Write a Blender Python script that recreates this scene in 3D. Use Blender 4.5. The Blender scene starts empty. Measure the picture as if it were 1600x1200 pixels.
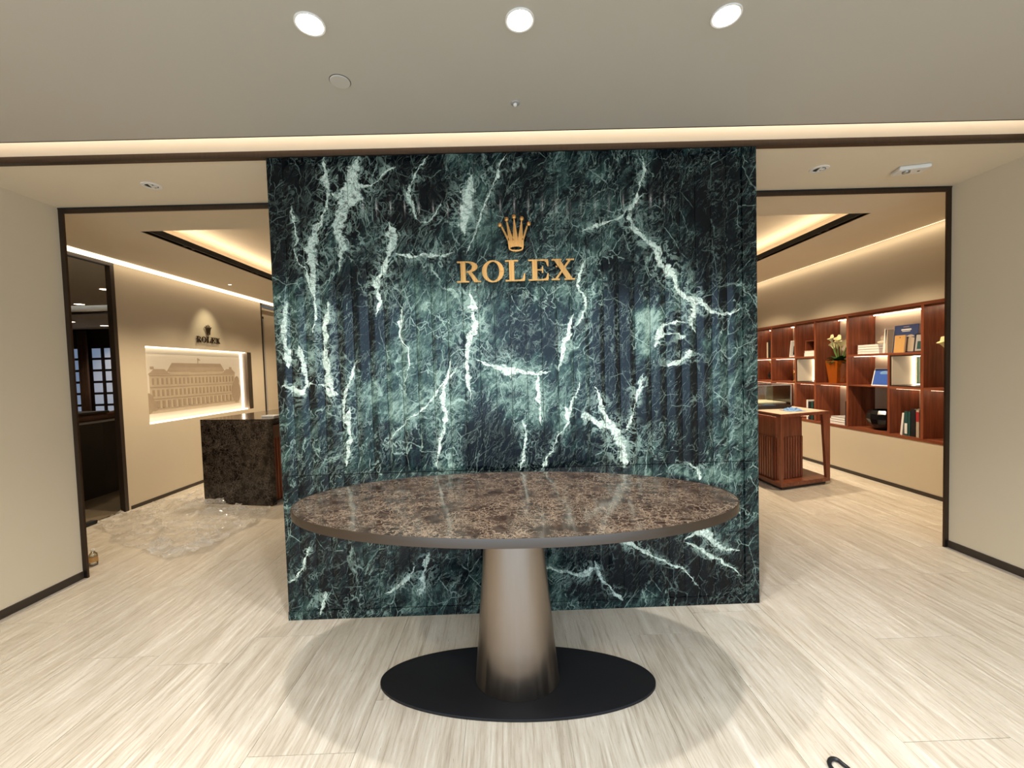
import bpy, bmesh, math, random
from mathutils import Vector, Matrix, noise
random.seed(7)
PI = math.pi
D = bpy.data
SC = bpy.context.scene
COL = SC.collection

# ------------------------------------------------------------------ camera
EYE = 1.4
CR = Vector((0.99945384, -0.01402919, -0.02991979))
CU = Vector((0.03041777, 0.03673912, 0.99886185))
CF = Vector((0.012914, 0.99922641, -0.03714579))
FPX = 643.8886
cam_d = D.cameras.new('camera'); cam = D.objects.new('camera', cam_d); COL.objects.link(cam)
cam_d.sensor_width = 36; cam_d.lens = 36 * FPX / 1600; cam_d.clip_start = 0.02; cam_d.clip_end = 200
cam.matrix_world = Matrix(((CR.x, CU.x, -CF.x, 0), (CR.y, CU.y, -CF.y, 0), (CR.z, CU.z, -CF.z, EYE), (0, 0, 0, 1)))
SC.camera = cam

def un(u, v, ax, val):
    """a point of the place seen at pixel u, v on the plane ax = val"""
    d = CF + CR * ((u - 800) / FPX) - CU * ((v - 600) / FPX)
    C = Vector((0, 0, EYE)); i = 'xyz'.index(ax)
    return C + d * ((val - C[i]) / d[i])

# ------------------------------------------------------------------ light, world, exposure
vs = SC.view_settings
vs.view_transform = 'Standard'; vs.look = 'None'; vs.gamma = 1; vs.use_curve_mapping = False
vs.exposure = 0.28
W_ = D.worlds.new('sky'); SC.world = W_; W_.use_nodes = True
bg = W_.node_tree.nodes['Background']
bg.inputs[0].default_value = (0.55, 0.77, 1.0, 1); bg.inputs[1].default_value = 3.3

WARM = (1.0, 0.82, 0.58)
COVE = (1.0, 0.80, 0.56)

# ------------------------------------------------------------------ materials
class NT:
    def __init__(s, name):
        s.m = D.materials.new(name); s.m.use_nodes = True
        s.t = s.m.node_tree; s.b = s.t.nodes['Principled BSDF']; s.out = s.t.nodes['Material Output']
    def n(s, typ, **kw):
        nd = s.t.nodes.new(typ)
        for k, v in kw.items():
            if k.startswith('i_'): nd.inputs[k[2:].replace('_', ' ')].default_value = v
            elif k.startswith('n_'): nd.inputs[int(k[2:])].default_value = v
            else: setattr(nd, k, v)
        return nd
    def l(s, a, b): s.t.links.new(a, b)
    def math(s, op, a, b=None, c=None, clamp=False):
        nd = s.n('ShaderNodeMath', operation=op, use_clamp=clamp)
        for i, x in enumerate((a, b, c)):
            if x is None: continue
            if isinstance(x, (int, float)): nd.inputs[i].default_value = x
            else: s.l(x, nd.inputs[i])
        return nd.outputs[0]
    def vmath(s, op, a, b=None, scale=None):
        nd = s.n('ShaderNodeVectorMath', operation=op)
        for i, x in enumerate((a, b)):
            if x is None: continue
            if isinstance(x, tuple): nd.inputs[i].default_value = x
            else: s.l(x, nd.inputs[i])
        if scale is not None:
            if isinstance(scale, (int, float)): nd.inputs['Scale'].default_value = scale
            else: s.l(scale, nd.inputs['Scale'])
        return nd.outputs[0]
    def pos(s): return s.n('ShaderNodeNewGeometry').outputs['Position']
    def obj(s): return s.n('ShaderNodeTexCoord').outputs['Object']
    def noise(s, vec, scale=5, detail=4, rough=.5, dist=0, out='Fac'):
        nd = s.n('ShaderNodeTexNoise', i_Scale=scale, i_Detail=detail, i_Roughness=rough, i_Distortion=dist)
        s.l(vec, nd.inputs['Vector']); return nd.outputs[out]
    def voro(s, vec, scale=5, feature='DISTANCE_TO_EDGE', rnd=1):
        nd = s.n('ShaderNodeTexVoronoi', feature=feature, i_Scale=scale, i_Randomness=rnd)
        s.l(vec, nd.inputs['Vector']); return nd.outputs['Distance']
    def ramp(s, fac, stops, interp='LINEAR'):
        nd = s.n('ShaderNodeValToRGB'); cr = nd.color_ramp; cr.interpolation = interp
        while len(cr.elements) < len(stops): cr.elements.new(0.5)
        for e, (p, c) in zip(cr.elements, stops):
            e.position = p; e.color = (c if isinstance(c, tuple) else (c, c, c)) + (1,)
        s.l(fac, nd.inputs[0]); return nd.outputs[0]
    def mr(s, x, a, b, c=0., d=1.):
        nd = s.n('ShaderNodeMapRange'); nd.clamp = True; nd.interpolation_type = 'SMOOTHSTEP'
        s.l(x, nd.inputs[0])
        for i, q in enumerate((a, b, c, d)): nd.inputs[i + 1].default_value = q
        return nd.outputs[0]
    def mix(s, f, a, b, blend='MIX'):
        nd = s.n('ShaderNodeMix', data_type='RGBA', blend_type=blend)
        for sock, x in ((nd.inputs[0], f), (nd.inputs[6], a), (nd.inputs[7], b)):
            if isinstance(x, tuple): sock.default_value = x + (1,)
            elif isinstance(x, (int, float)): sock.default_value = x
            else: s.l(x, sock)
        return nd.outputs[2]
    def bump(s, h, strength=.2, dist=.01):
        nd = s.n('ShaderNodeBump', i_Strength=strength, i_Distance=dist)
        s.l(h, nd.inputs['Height']); s.l(nd.outputs[0], s.b.inputs['Normal'])
    def set(s, color=None, rough=None, metal=None, spec=None, coat=None):
        for k, v in (('Base Color', color), ('Roughness', rough), ('Metallic', metal), ('Specular IOR Level', spec), ('Coat Weight', coat)):
            if v is None: continue
            if isinstance(v, tuple): s.b.inputs[k].default_value = v + (1,)
            elif isinstance(v, (int, float)): s.b.inputs[k].default_value = v
            else: s.l(v, s.b.inputs[k])
        return s

def plain(name, color, rough=.5, metal=0., var=.06, scale=30, spec=.5, bump=0.):
    t = NT(name)
    f = t.noise(t.obj(), scale, 3)
    a = tuple(c * (1 - var) for c in color); b = tuple(min(1, c * (1 + var)) for c in color)
    t.set(t.mix(f, a, b), rough, metal, spec)
    if bump: t.bump(f, bump, .002)
    return t.m
def emit(name, color, strength):
    t = NT(name); t.set((0.8, 0.8, 0.8), .5)
    t.b.inputs['Emission Color'].default_value = color + (1,); t.b.inputs['Emission Strength'].default_value = strength
    return t.m

def M_paint(name, color):
    t = NT(name); p = t.pos()
    f = t.noise(p, 1.3, 5, .6); g = t.noise(p, 180, 2)
    c = t.mix(f, tuple(x * .96 for x in color), tuple(x * 1.04 for x in color))
    t.set(c, .7, 0, .3); t.bump(g, .08, .002); return t.m
def M_wood(name, c1, c2, c3, rough=.35, axis='z', sc=1.0):
    t = NT(name); p = t.pos()
    s = {'z': (14, 14, .7), 'y': (14, .7, 14), 'x': (.7, 14, 14)}[axis]
    v = t.vmath('MULTIPLY', p, tuple(q * sc for q in s))
    f = t.noise(v, 2.2, 6, .62, .6); g = t.noise(v, 9, 3, .6)
    h = t.math('ADD', t.math('MULTIPLY', f, .75), t.math('MULTIPLY', g, .25))
    t.set(t.ramp(h, [(.32, c1), (.5, c2), (.68, c3)]), rough, 0, .4); t.bump(g, .06, .002)
    return t.m
def M_metal(name, color, rough=.35, axis='z', amt=.25):
    t = NT(name); p = t.obj()
    s = {'z': (60, 60, 1.2), 'x': (1.2, 60, 60), 'y': (60, 1.2, 60)}[axis]
    f = t.noise(t.vmath('MULTIPLY', p, s), 1.0, 4, .6)
    t.set(t.mix(f, tuple(x * (1 - amt) for x in color), tuple(x * (1 + amt) for x in color)), t.mr(f, .2, .8, rough - .06, rough + .08), 1.0)
    return t.m

def M_travertine():
    t = NT('travertine'); p = t.pos()
    oi = t.n('ShaderNodeObjectInfo').outputs['Random']
    off = t.n('ShaderNodeCombineXYZ'); t.l(t.math('MULTIPLY', oi, 37.0), off.inputs[0]); t.l(t.math('MULTIPLY', oi, 11.0), off.inputs[2])
    wob = t.noise(p, 1.1, 3, .5, 0, 'Color')
    q = t.vmath('ADD', p, t.vmath('SCALE', t.vmath('SUBTRACT', wob, (.5, .5, .5)), None, .05))
    q = t.vmath('ADD', q, off.outputs[0])
    a = t.noise(t.vmath('MULTIPLY', q, (9, .5, 1)), 1.6, 4, .6)
    b = t.noise(t.vmath('MULTIPLY', q, (42, 1.6, 1)), 1.6, 5, .65)
    c = t.noise(t.vmath('MULTIPLY', q, (130, 9, 1)), 1.2, 3, .6)
    h = t.math('ADD', t.math('ADD', t.math('MULTIPLY', a, .24), t.math('MULTIPLY', b, .48)), t.math('MULTIPLY', c, .30))
    col = t.ramp(h, [(.38, (.365, .31, .245)), (.46, (.48, .42, .34)), (.53, (.565, .51, .43)), (.62, (.685, .64, .56))])
    pit = t.mr(t.noise(t.vmath('MULTIPLY', q, (170, 26, 1)), 1, 2), .70, .76)
    col = t.mix(pit, col, (.36, .30, .22))
    col = t.mix(t.math('MULTIPLY', oi, .10), col, (.50, .44, .35))
    t.set(col, t.mr(h, .3, .7, .34, .24), 0, .5); t.bump(h, .02, .002)
    return t.m

def vein_curves(t, x, z, warp, veins):
    """major veins: polylines in wall metres; 'v' runs with z, 'h' runs with x. returns the strongest mask"""
    acc = None; warp_ = warp
    for kind, pts in veins:
        a = [(q[1] if kind == 'v' else q[0]) for q in pts]; b = [(q[0] if kind == 'v' else q[1]) for q in pts]; w = [q[2] for q in pts]
        srt = sorted(zip(a, b, w)); t0, t1 = srt[0][0], srt[-1][0]
        src, oth = (z, x) if kind == 'v' else (x, z)
        u = t.math('DIVIDE', t.math('SUBTRACT', src, t0), t1 - t0)
        b0, b1 = min(b) - .05, max(b) + .05; wm = max(w) * 1.05
        def curve(vals):
            nd = t.n('ShaderNodeFloatCurve'); c = nd.mapping.curves[0]
            c.points[0].location = (0, vals[0][1]); c.points[1].location = (1, vals[-1][1])
            for (pa, pb) in vals[1:-1]: c.points.new(pa, pb)
            for pt in c.points: pt.handle_type = 'AUTO'
            nd.mapping.update(); t.l(u, nd.inputs[1]); return nd.outputs[0]
        cb = curve([((s_[0] - t0) / (t1 - t0), (s_[1] - b0) / (b1 - b0)) for s_ in srt])
        cw = curve([((s_[0] - t0) / (t1 - t0), s_[2] / wm) for s_ in srt])
        cen = t.math('MULTIPLY_ADD', cb, b1 - b0, b0)
        dist = t.math('ABSOLUTE', t.math('SUBTRACT', oth, cen))
        wid = t.math('MULTIPLY', cw, wm)
        # taper the two ends, widen the measured distance to infinity beyond them
        tap = t.math('MULTIPLY', t.math('MULTIPLY', u, t.math('SUBTRACT', 1., u)), 9., None, False)
        tap = t.math('MAXIMUM', t.math('MINIMUM', tap, 1.), .0002)
        m = t.math('DIVIDE', dist, t.math('MAXIMUM', t.math('MULTIPLY', wid, tap), 1e-5))
        acc = m if acc is None else t.math('MINIMUM', acc, m)
    return acc

def wp(u, v, w):                                    # pixel of the wall -> x, z, half width in metres
    q = un(u, v, 'y', 2.318); return (q.x, q.z, w * .0036)
VEINS = [
 ('v', [wp(503,242,5),wp(508,275,6),wp(511,300,3),wp(506,330,3),wp(498,350,5),wp(488,375,7),wp(484,400,8),wp(487,430,4),wp(489,460,3),wp(492,490,2),wp(488,520,2)]),
 ('v', [wp(562,242,11),wp(552,270,13),wp(548,300,15),wp(540,318,15),wp(532,335,11),wp(527,350,9),wp(530,370,11),wp(538,385,9),wp(532,400,4),wp(528,425,2)]),
 ('h', [wp(515,300,9),wp(530,304,11),wp(545,300,10),wp(560,290,6),wp(585,285,2),wp(600,270,3),wp(620,262,1.5)]),
 ('v', [wp(668,242,1.5),wp(650,275,2),wp(640,300,3),wp(645,330,2),wp(655,347,2)]),
 ('h', [wp(655,346,2),wp(680,335,2),wp(692,305,1)]),
 ('v', [wp(602,340,3),wp(612,365,7),wp(608,395,6),wp(600,420,5),wp(588,450,7),wp(592,470,4),wp(585,495,3)]),
 ('h', [wp(615,396,2),wp(640,398,3),wp(670,396,2),wp(696,397,3),wp(712,385,2)]),
 ('v', [wp(735,270,4),wp(732,300,9),wp(724,330,9),wp(722,350,6),wp(725,370,2)]),
 ('v', [wp(735,450,4),wp(738,480,6),wp(742,505,7),wp(733,535,6),wp(730,560,4),wp(731,590,5),wp(735,625,2)]),
 ('h', [wp(742,560,1.5),wp(775,575,6),wp(795,580,9),wp(820,581,3),wp(850,584,4),wp(862,580,3)]),
 ('v', [wp(896,490,2),wp(891,505,4),wp(885,530,5),wp(878,555,3),wp(872,580,2)]),
 ('v', [wp(838,585,3),wp(843,620,5),wp(842,640,2),wp(848,665,2)]),
 ('v', [wp(1003,242,5),wp(1006,262,3),wp(1000,285,2),wp(995,310,3),wp(985,335,5),wp(990,355,6),wp(1008,373,7),wp(1022,387,9),wp(1030,405,8),wp(1044,425,8),wp(1055,440,7),wp(1062,455,5),wp(1075,468,8),wp(1086,480,9),wp(1082,500,7),wp(1090,520,4)]),
 ('h', [wp(1075,465,4),wp(1095,470,6),wp(1106,480,4),wp(1130,490,2),wp(1160,480,1.5)]),
 ('v', [wp(1072,500,3),wp(1068,525,5),wp(1048,530,8),wp(1035,520,6)]),
 ('v', [wp(1078,545,5),wp(1072,560,7),wp(1058,567,9),wp(1046,575,5)]),
 ('v', [wp(1038,508,4),wp(1032,530,5),wp(1025,545,2)]),
 ('v', [wp(930,603,2),wp(937,620,4),wp(943,640,5),wp(950,655,8),wp(962,672,12),wp(970,690,11),wp(976,710,8),wp(977,732,8)]),
 ('h', [wp(908,655,5),wp(918,652,7),wp(930,660,6),wp(945,666,6),wp(960,670,8)]),
 ('v', [wp(1006,585,3),wp(1002,600,7),wp(996,620,3),wp(992,640,2),wp(984,660,4),wp(975,675,6)]),
 ('v', [wp(884,635,4),wp(888,655,3)]),
 ('v', [wp(815,655,3),wp(822,680,2),wp(818,715,2),wp(812,735,2)]),
 ('v', [wp(447,470,3),wp(443,500,4),wp(445,530,6),wp(450,550,6),wp(447,575,4)]),
 ('v', [wp(466,540,7),wp(472,560,5),wp(477,585,4),wp(480,605,2)]),
 ('h', [wp(438,605,3),wp(455,607,4),wp(466,612,7),wp(480,600,2),wp(502,602,3),wp(515,612,8),wp(530,615,3)]),
 ('v', [wp(512,470,4),wp(508,500,5),wp(507,540,5),wp(512,590,6),wp(520,610,8)]),
 ('v', [wp(545,635,3),wp(542,665,5),wp(545,690,4),wp(540,730,2)]),
 ('v', [wp(705,560,2),wp(698,590,3),wp(690,620,4),wp(695,650,5),wp(688,690,3),wp(680,735,3)]),
 ('h', [wp(848,888,1.5),wp(880,892,2),wp(910,898,4),wp(925,893,5),wp(935,885,4)]),
 ('v', [wp(932,880,3),wp(942,905,2),wp(958,925,5),wp(972,940,6)]),
 ('h', [wp(965,845,3),wp(990,855,5),wp(1015,866,3),wp(1045,880,2),wp(1075,895,2),wp(1095,920,4)]),
 ('h', [wp(1070,850,2),wp(1085,835,4),wp(1105,835,8),wp(1125,855,3),wp(1160,860,2)]),
 ('h', [wp(1070,848,2),wp(1100,862,3),wp(1135,882,2),wp(1165,900,1.5)]),
 ('h', [wp(600,930,1.5),wp(620,918,3),wp(640,900,4),wp(655,880,2)]),
 ('v', [wp(668,860,3),wp(662,900,5),wp(655,935,4)]),
 ('v', [wp(508,925,6),wp(505,945,4),wp(500,960,2)]),
 ('v', [wp(452,320,1.2),wp(462,365,1.8),wp(461,395,1.4),wp(478,430,1.8),wp(486,470,1.2)]),
 ('v', [wp(792,238,1.3),wp(770,290,1.6),wp(752,330,2.2),wp(738,370,1.4),wp(728,400,1.2)]),
 ('v', [wp(905,590,1.2),wp(893,640,2),wp(868,690,1.6),wp(840,738,1.4)]),
 ('h', [wp(905,362,1.2),wp(935,350,2.4),wp(965,340,2.6),wp(990,318,1.6),wp(1010,300,1.2)]),
 ('v', [wp(560,560,1.2),wp(545,600,2.2),wp(535,640,2.6),wp(540,670,1.6)]),
 ('h', [wp(600,700,1.2),wp(635,660,2),wp(660,640,2.6),wp(690,600,2),wp(720,570,1.2)]),
 ('v', [wp(920,400,1.5),wp(905,440,3),wp(915,475,1.8),wp(895,510,2)]),
 ('v', [wp(630,470,1.2),wp(625,520,2.2),wp(640,560,1.4),wp(628,600,1.2)]),
 ('v', [wp(482,855,3),wp(470,890,2),wp(450,915,2)]),
 ('v', [wp(1072,722,6),wp(1090,735,4),wp(1095,750,2)]),
]
# cx, cz, rx, rz, amount : broad tonal areas of the stone (dark pockets and green beds)
def bl(u, v, ru, rv, a):
    q = un(u, v, 'y', 2.318); return (q.x, q.z, ru * .0036, rv * .0036, a)
BLOBS = [bl(455,330,60,110,-.30), bl(650,300,75,80,-.25), bl(515,275,25,35,-.2), bl(548,322,32,12,-.3), bl(545,350,18,20,-.2), bl(560,500,50,120,-.14), bl(1090,330,100,130,-.16),
 bl(960,550,45,110,-.20), bl(1085,640,28,110,-.26), bl(765,700,50,60,-.30), bl(1120,450,40,80,-.14), bl(480,600,70,40,-.2), bl(1030,620,60,50,-.12), bl(1000,430,70,50,-.18),
 bl(740,330,40,60,.16), bl(830,610,95,70,.20), bl(905,330,90,90,.06), bl(1015,520,30,50,.2), bl(630,600,110,90,.10), bl(1130,660,45,120,.10), bl(700,500,90,80,.10),
 bl(870,440,120,70,.08), bl(1100,740,90,14,.18), bl(980,880,110,60,-.30), bl(1110,900,80,60,-.2), bl(600,860,120,70,-.12), bl(640,930,80,30,.1), bl(800,500,200,30,.05), bl(850,720,70,30,-.15)]

def M_green():
    t = NT('green_marble'); p = t.pos()
    sp = t.n('ShaderNodeSeparateXYZ'); t.l(p, sp.inputs[0])
    x0, y0, z0 = sp.outputs
    cb = t.n('ShaderNodeCombineXYZ'); t.l(x0, cb.inputs[0]); t.l(y0, cb.inputs[1]); t.l(z0, cb.inputs[2])
    flat = cb.outputs[0]
    wl = t.vmath('SCALE', t.vmath('SUBTRACT', t.noise(flat, 3.0, 4, .55, 0, 'Color'), (.5, .5, .5)), None, .16)
    ws = t.vmath('SCALE', t.vmath('SUBTRACT', t.noise(flat, 16.0, 6, .6, 0, 'Color'), (.5, .5, .5)), None, .055)
    q = t.vmath('ADD', t.vmath('ADD', flat, wl), ws)
    qs = t.vmath('ADD', flat, ws)
    # broad tone
    n1 = t.noise(q, 2.4, 9, .66, .7)
    tone = n1
    for (cx, cz, rx, rz, am) in BLOBS:
        v = t.vmath('MULTIPLY', t.vmath('SUBTRACT', t.vmath('ADD', flat, wl), (cx, 2.318, cz)), (1 / rx, 0, 1 / rz))
        d = t.vmath('DOT_PRODUCT', v, v) if False else None
        nd = t.n('ShaderNodeVectorMath', operation='LENGTH'); t.l(v, nd.inputs[0])
        tone = t.math('ADD', tone, t.mr(nd.outputs['Value'], .55, 1.15, am, 0.))
    # slanting brushy strokes
    rot = t.n('ShaderNodeMapping', vector_type='TEXTURE'); rot.inputs['Rotation'].default_value = (0, math.radians(34), 0)
    t.l(q, rot.inputs[0])
    st = t.noise(t.vmath('MULTIPLY', rot.outputs[0], (13, 13, 4.2)), 1.3, 8, .70, .9)
    st2 = t.noise(t.vmath('MULTIPLY', rot.outputs[0], (46, 46, 12)), 1.3, 6, .68, .8)
    tone = t.math('ADD', tone, t.math('MULTIPLY', t.math('SUBTRACT', st, .5), .95))
    tone = t.math('ADD', tone, t.math('MULTIPLY', t.math('SUBTRACT', st2, .5), .55))
    oi = t.n('ShaderNodeObjectInfo').outputs['Random']
    tone = t.math('ADD', tone, t.math('MULTIPLY', t.math('SUBTRACT', oi, .5), .05))
    col = t.ramp(tone, [(.37, (.0015, .003, .0045)), (.48, (.004, .009, .0105)), (.58, (.012, .028, .027)), (.69, (.045, .082, .069)), (.88, (.20, .28, .235))])
    # filaments: contour lines of distorted noise, in three sizes
    def fil(vec, scale, det, w, gs, g0, g1, dist=.8):
        n = t.noise(vec, scale, det, .55, dist)
        r_ = t.math('ABSOLUTE', t.math('SUBTRACT', n, .5))
        return t.math('MULTIPLY', t.mr(r_, 0., w, 1., 0.), t.mr(t.noise(flat, gs, 4, .6), g0, g1))
    rq = rot.outputs[0]
    f1 = fil(t.vmath('MULTIPLY', q, (1.3, 1, .75)), 2.3, 4, .0075, 3.2, .40, .56)
    f2 = fil(t.vmath('MULTIPLY', rq, (1.9, 1, .7)), 5.0, 5, .014, 4.5, .38, .58, 1.2)
    f3 = fil(t.vmath('MULTIPLY', rq, (2.4, 1, .6)), 12, 6, .030, 5.2, .38, .62, 1.2)
    q2 = t.vmath('ADD', flat, t.vmath('SCALE', ws, None, .45))
    e1 = t.voro(t.vmath('MULTIPLY', q2, (1.2, 1, .8)), 5.0); v1 = t.math('MULTIPLY', t.mr(e1, .0, .014, 1., 0.), t.mr(t.noise(flat, 6.9, 4, .6), .48, .58))
    rot2 = t.n('ShaderNodeMapping', vector_type='TEXTURE'); rot2.inputs['Rotation'].default_value = (0, math.radians(24), 0); t.l(q2, rot2.inputs[0])
    e2 = t.voro(t.vmath('MULTIPLY', rot2.outputs[0], (2.2, 1, .7)), 4.6); v2 = t.math('MULTIPLY', t.mr(e2, .0, .013, .9, 0.), t.mr(t.noise(flat, 4.1, 4, .6), .50, .60))
    qq = t.n('ShaderNodeSeparateXYZ'); t.l(t.vmath('ADD', t.vmath('ADD', flat, t.vmath('SCALE', ws, None, 1.1)), t.vmath('SCALE', wl, None, .22)), qq.inputs[0])
    ratio = vein_curves(t, qq.outputs[0], qq.outputs[2], None, VEINS)
    wmod = t.math('ADD', t.math('MULTIPLY', t.noise(q, 14, 7, .70, .6), 4.6), -1.5)
    mv = t.mr(t.math('SUBTRACT', wmod, ratio), -.12, .22)
    halo = t.mr(ratio, 6.5, 1.5)
    speck = t.mr(t.noise(q, 40, 7, .72, 1.5), .40, .53, .22, 1.)
    mv = t.math('MULTIPLY', mv, speck)
    net = t.math('MAXIMUM', t.math('MAXIMUM', f1, t.math('MULTIPLY', f2, .8)), t.math('MAXIMUM', t.math('MULTIPLY', f3, .5), t.math('MAXIMUM', v1, v2)))
    near = fil(q, 9, 6, .05, 1.0, -.2, -.1, 1.6)
    net = t.math('MAXIMUM', net, t.math('MULTIPLY', near, t.math('MULTIPLY', halo, .8)))
    net = t.math('MULTIPLY', net, t.math('MAXIMUM', t.mr(tone, .34, .54, .38, 1.), halo))
    col = t.mix(t.math('MULTIPLY', net, .72), col, (.32, .43, .37))
    col = t.mix(mv, col, t.ramp(t.noise(q, 60, 4, .7), [(.3, (.30, .40, .34)), (.6, (.62, .70, .61))]))
    t.set(col, t.mr(tone, .3, .8, .13, .24), 0, .22)
    return t.m

def M_brown(name='brown_marble', k=.50, gloss=.09):
    t = NT(name); p = t.pos()
    w = t.vmath('SCALE', t.vmath('SUBTRACT', t.noise(p, 9, 5, .6, 0, 'Color'), (.5, .5, .5)), None, .12)
    w2 = t.vmath('SCALE', t.vmath('SUBTRACT', t.noise(p, 60, 3, .6, 0, 'Color'), (.5, .5, .5)), None, .02)
    q = t.vmath('ADD', t.vmath('ADD', p, w), w2)
    n1 = t.noise(q, 22, 8, .7, .6)
    c = lambda *a: tuple(x * k for x in a)
    col = t.ramp(n1, [(.34, c(.014, .008, .006)), (.50, c(.050, .030, .022)), (.62, c(.085, .055, .040)), (.78, c(.16, .115, .085))])
    e1 = t.voro(q, 30); e2 = t.voro(q, 75); e3 = t.voro(q, 3.2)
    net = t.math('MAXIMUM', t.math('MULTIPLY', t.mr(e1, 0, .075, .9, 0.), t.mr(t.noise(p, 9, 3), .36, .56)), t.math('MULTIPLY', t.mr(e2, 0, .13, .75, 0.), t.mr(t.noise(p, 13, 3), .38, .58)))
    net = t.math('MAXIMUM', net, t.math('MULTIPLY', t.mr(e3, 0, .012, .8, 0.), t.mr(t.noise(p, 2.3, 2), .48, .58)))
    col = t.mix(net, col, tuple(x * (k * 1.15 if k > .4 else k * 1.9) for x in (.32, .24, .17)))
    t.set(col, gloss, 0, .30); return t.m

def M_clear(name, color, alpha_mix=.8, rough=.05):
    t = NT(name)
    tr = t.n('ShaderNodeBsdfTransparent'); tr.inputs[0].default_value = color + (1,)
    gl = t.n('ShaderNodeBsdfGlossy'); gl.inputs['Roughness'].default_value = rough; gl.inputs[0].default_value = (.9, .9, .9, 1)
    fr = t.n('ShaderNodeFresnel'); fr.inputs[0].default_value = 1.5
    mx = t.n('ShaderNodeMixShader'); t.l(t.math('ADD', fr.outputs[0], 1 - alpha_mix - .04, clamp=True), mx.inputs[0]); t.l(tr.outputs[0], mx.inputs[1]); t.l(gl.outputs[0], mx.inputs[2])
    t.l(mx.outputs[0], t.out.inputs[0]); return t.m
def M_film():
    t = NT('clear_film')
    tr = t.n('ShaderNodeBsdfTransparent'); tr.inputs[0].default_value = (.93, .93, .93, 1)
    pb = t.b; pb.inputs['Base Color'].default_value = (.70, .66, .60, 1); pb.inputs['Roughness'].default_value = .07; pb.inputs['Specular IOR Level'].default_value = .9
    fz = t.mr(t.noise(t.pos(), 5, 4, .6, 1.5), .35, .70, .22, .50)
    mx = t.n('ShaderNodeMixShader'); t.l(fz, mx.inputs[0]); t.l(tr.outputs[0], mx.inputs[1]); t.l(pb.outputs[0], mx.inputs[2])
    t.l(mx.outputs[0], t.out.inputs[0]); return t.m

MT = dict(
 wall=M_paint('plaster_wall', (.645, .555, .41)), wallpaper=M_paint('warm_wallcovering', (.545, .46, .34)), ceil=M_paint('ceiling_paint', (.475, .445, .395)), ceilw=M_paint('warm_ceiling_paint', (.72, .63, .49)),
 bronze=M_metal('dark_bronze', (.085, .062, .047), .42), black=plain('black_powder_coat', (.008, .008, .010), .55, .0, .15, 200, .3), darktrim=plain('dark_trim', (.030, .020, .014), .4),
 floor=M_travertine(), grout=plain('grout', (.60, .55, .47), .7), green=M_green(), brown=M_brown(), dbrown=M_brown('dark_brown_marble', .22, .12),
 legm=M_metal('brushed_bronze', (.25, .21, .178), .36, 'z', .10), edgem=M_metal('bronze_edge', (.10, .080, .067), .38, 'x', .06), gold=M_metal('gold', (.52, .27, .09), .28, 'z', .08),
 wood=M_wood('red_walnut', (.10, .024, .010), (.20, .052, .022), (.30, .095, .042)), woodh=M_wood('red_walnut_flat', (.09, .024, .010), (.18, .050, .022), (.27, .09, .04), .35, 'y'),
 dwood=plain('dark_wood', (.018, .009, .006), .45), cream=M_paint('cream_panel', (.66, .56, .44)), leather=plain('brown_leather', (.10, .042, .022), .35, 0, .2, 20), dleather=plain('dark_leather', (.012, .006, .005), .4),
 white=plain('white_plastic', (.72, .70, .66), .4), paper=plain('white_paper', (.74, .70, .65), .6), disc=M_paint('painted_cap', (.52, .49, .45)),
 led=emit('cove_led', COVE, 1.05), ledb=emit('shelf_led', (1, .80, .56), 16), ledf=emit('shelf_front_led', (1, .62, .42), 7), ledt=emit('table_led', (1, .50, .30), 2.2), lamp=emit('downlight_lens', (1.0, .97, .9), 30), lampw=emit('warm_downlight_lens', (1.0, .8, .55), 6),
 niche=emit('niche_led', (1.0, .86, .64), 2.4), glass=M_clear('case_glass', (.93, .97, .95), .86, .02), amber=M_clear('amber_glass', (1.0, .46, .07), .80, .06), film=M_film(),
 blackgl=plain('black_glaze', (.006, .006, .007), .12), leaf=plain('leaf_green', (.022, .075, .015), .4, 0, .3, 12), petal=plain('cream_petal', (.78, .72, .40), .5), stem=plain('stem_green', (.12, .22, .05), .5),
 cloth=plain('blue_cloth', (.13, .25, .46), .8), navy=plain('navy_cover', (.035, .055, .14), .4), tan=plain('tan_cover', (.50, .28, .09), .5), blue=plain('blue_print', (.04, .10, .38), .3), teal=plain('teal_cover', (.012, .060, .055), .5),
 dgreen=plain('dark_green_card', (.008, .035, .022), .4), red=plain('red_cover', (.35, .02, .02), .5), bookblk=plain('black_cover', (.012, .012, .014), .4), beige=plain('beige_cover', (.42, .33, .24), .6),
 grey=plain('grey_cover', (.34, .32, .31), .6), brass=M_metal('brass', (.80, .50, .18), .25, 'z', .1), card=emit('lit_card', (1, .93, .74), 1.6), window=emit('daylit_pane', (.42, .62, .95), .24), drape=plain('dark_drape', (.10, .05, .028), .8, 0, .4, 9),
 print0=plain('print_sky', (.58, .52, .43), .6, 0, .03, 6), print1=plain('print_facade', (.42, .335, .235), .6, 0, .10, 14), print2=plain('print_shade', (.30, .225, .15), .6, 0, .10, 18), print3=plain('print_roof', (.345, .265, .185), .6, 0, .08, 12), slot=plain('slot_black', (.004, .004, .004), .6),
 signd=M_metal('dark_sign_bronze', (.11, .075, .05), .4), cable=plain('black_rubber', (.006, .007, .009), .38, 0, .1, 60), stone2=plain('dark_stone_floor', (.20, .155, .10), .35, 0, .3, 2.5))

_a = MT['amber'].node_tree; _p = _a.nodes['Principled BSDF']; _p.inputs['Base Color'].default_value = (.34, .075, .006, 1); _p.inputs['Roughness'].default_value = .12; _p.inputs['Alpha'].default_value = .72
_a.links.new(_p.outputs[0], _a.nodes['Material Output'].inputs[0])
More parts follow.
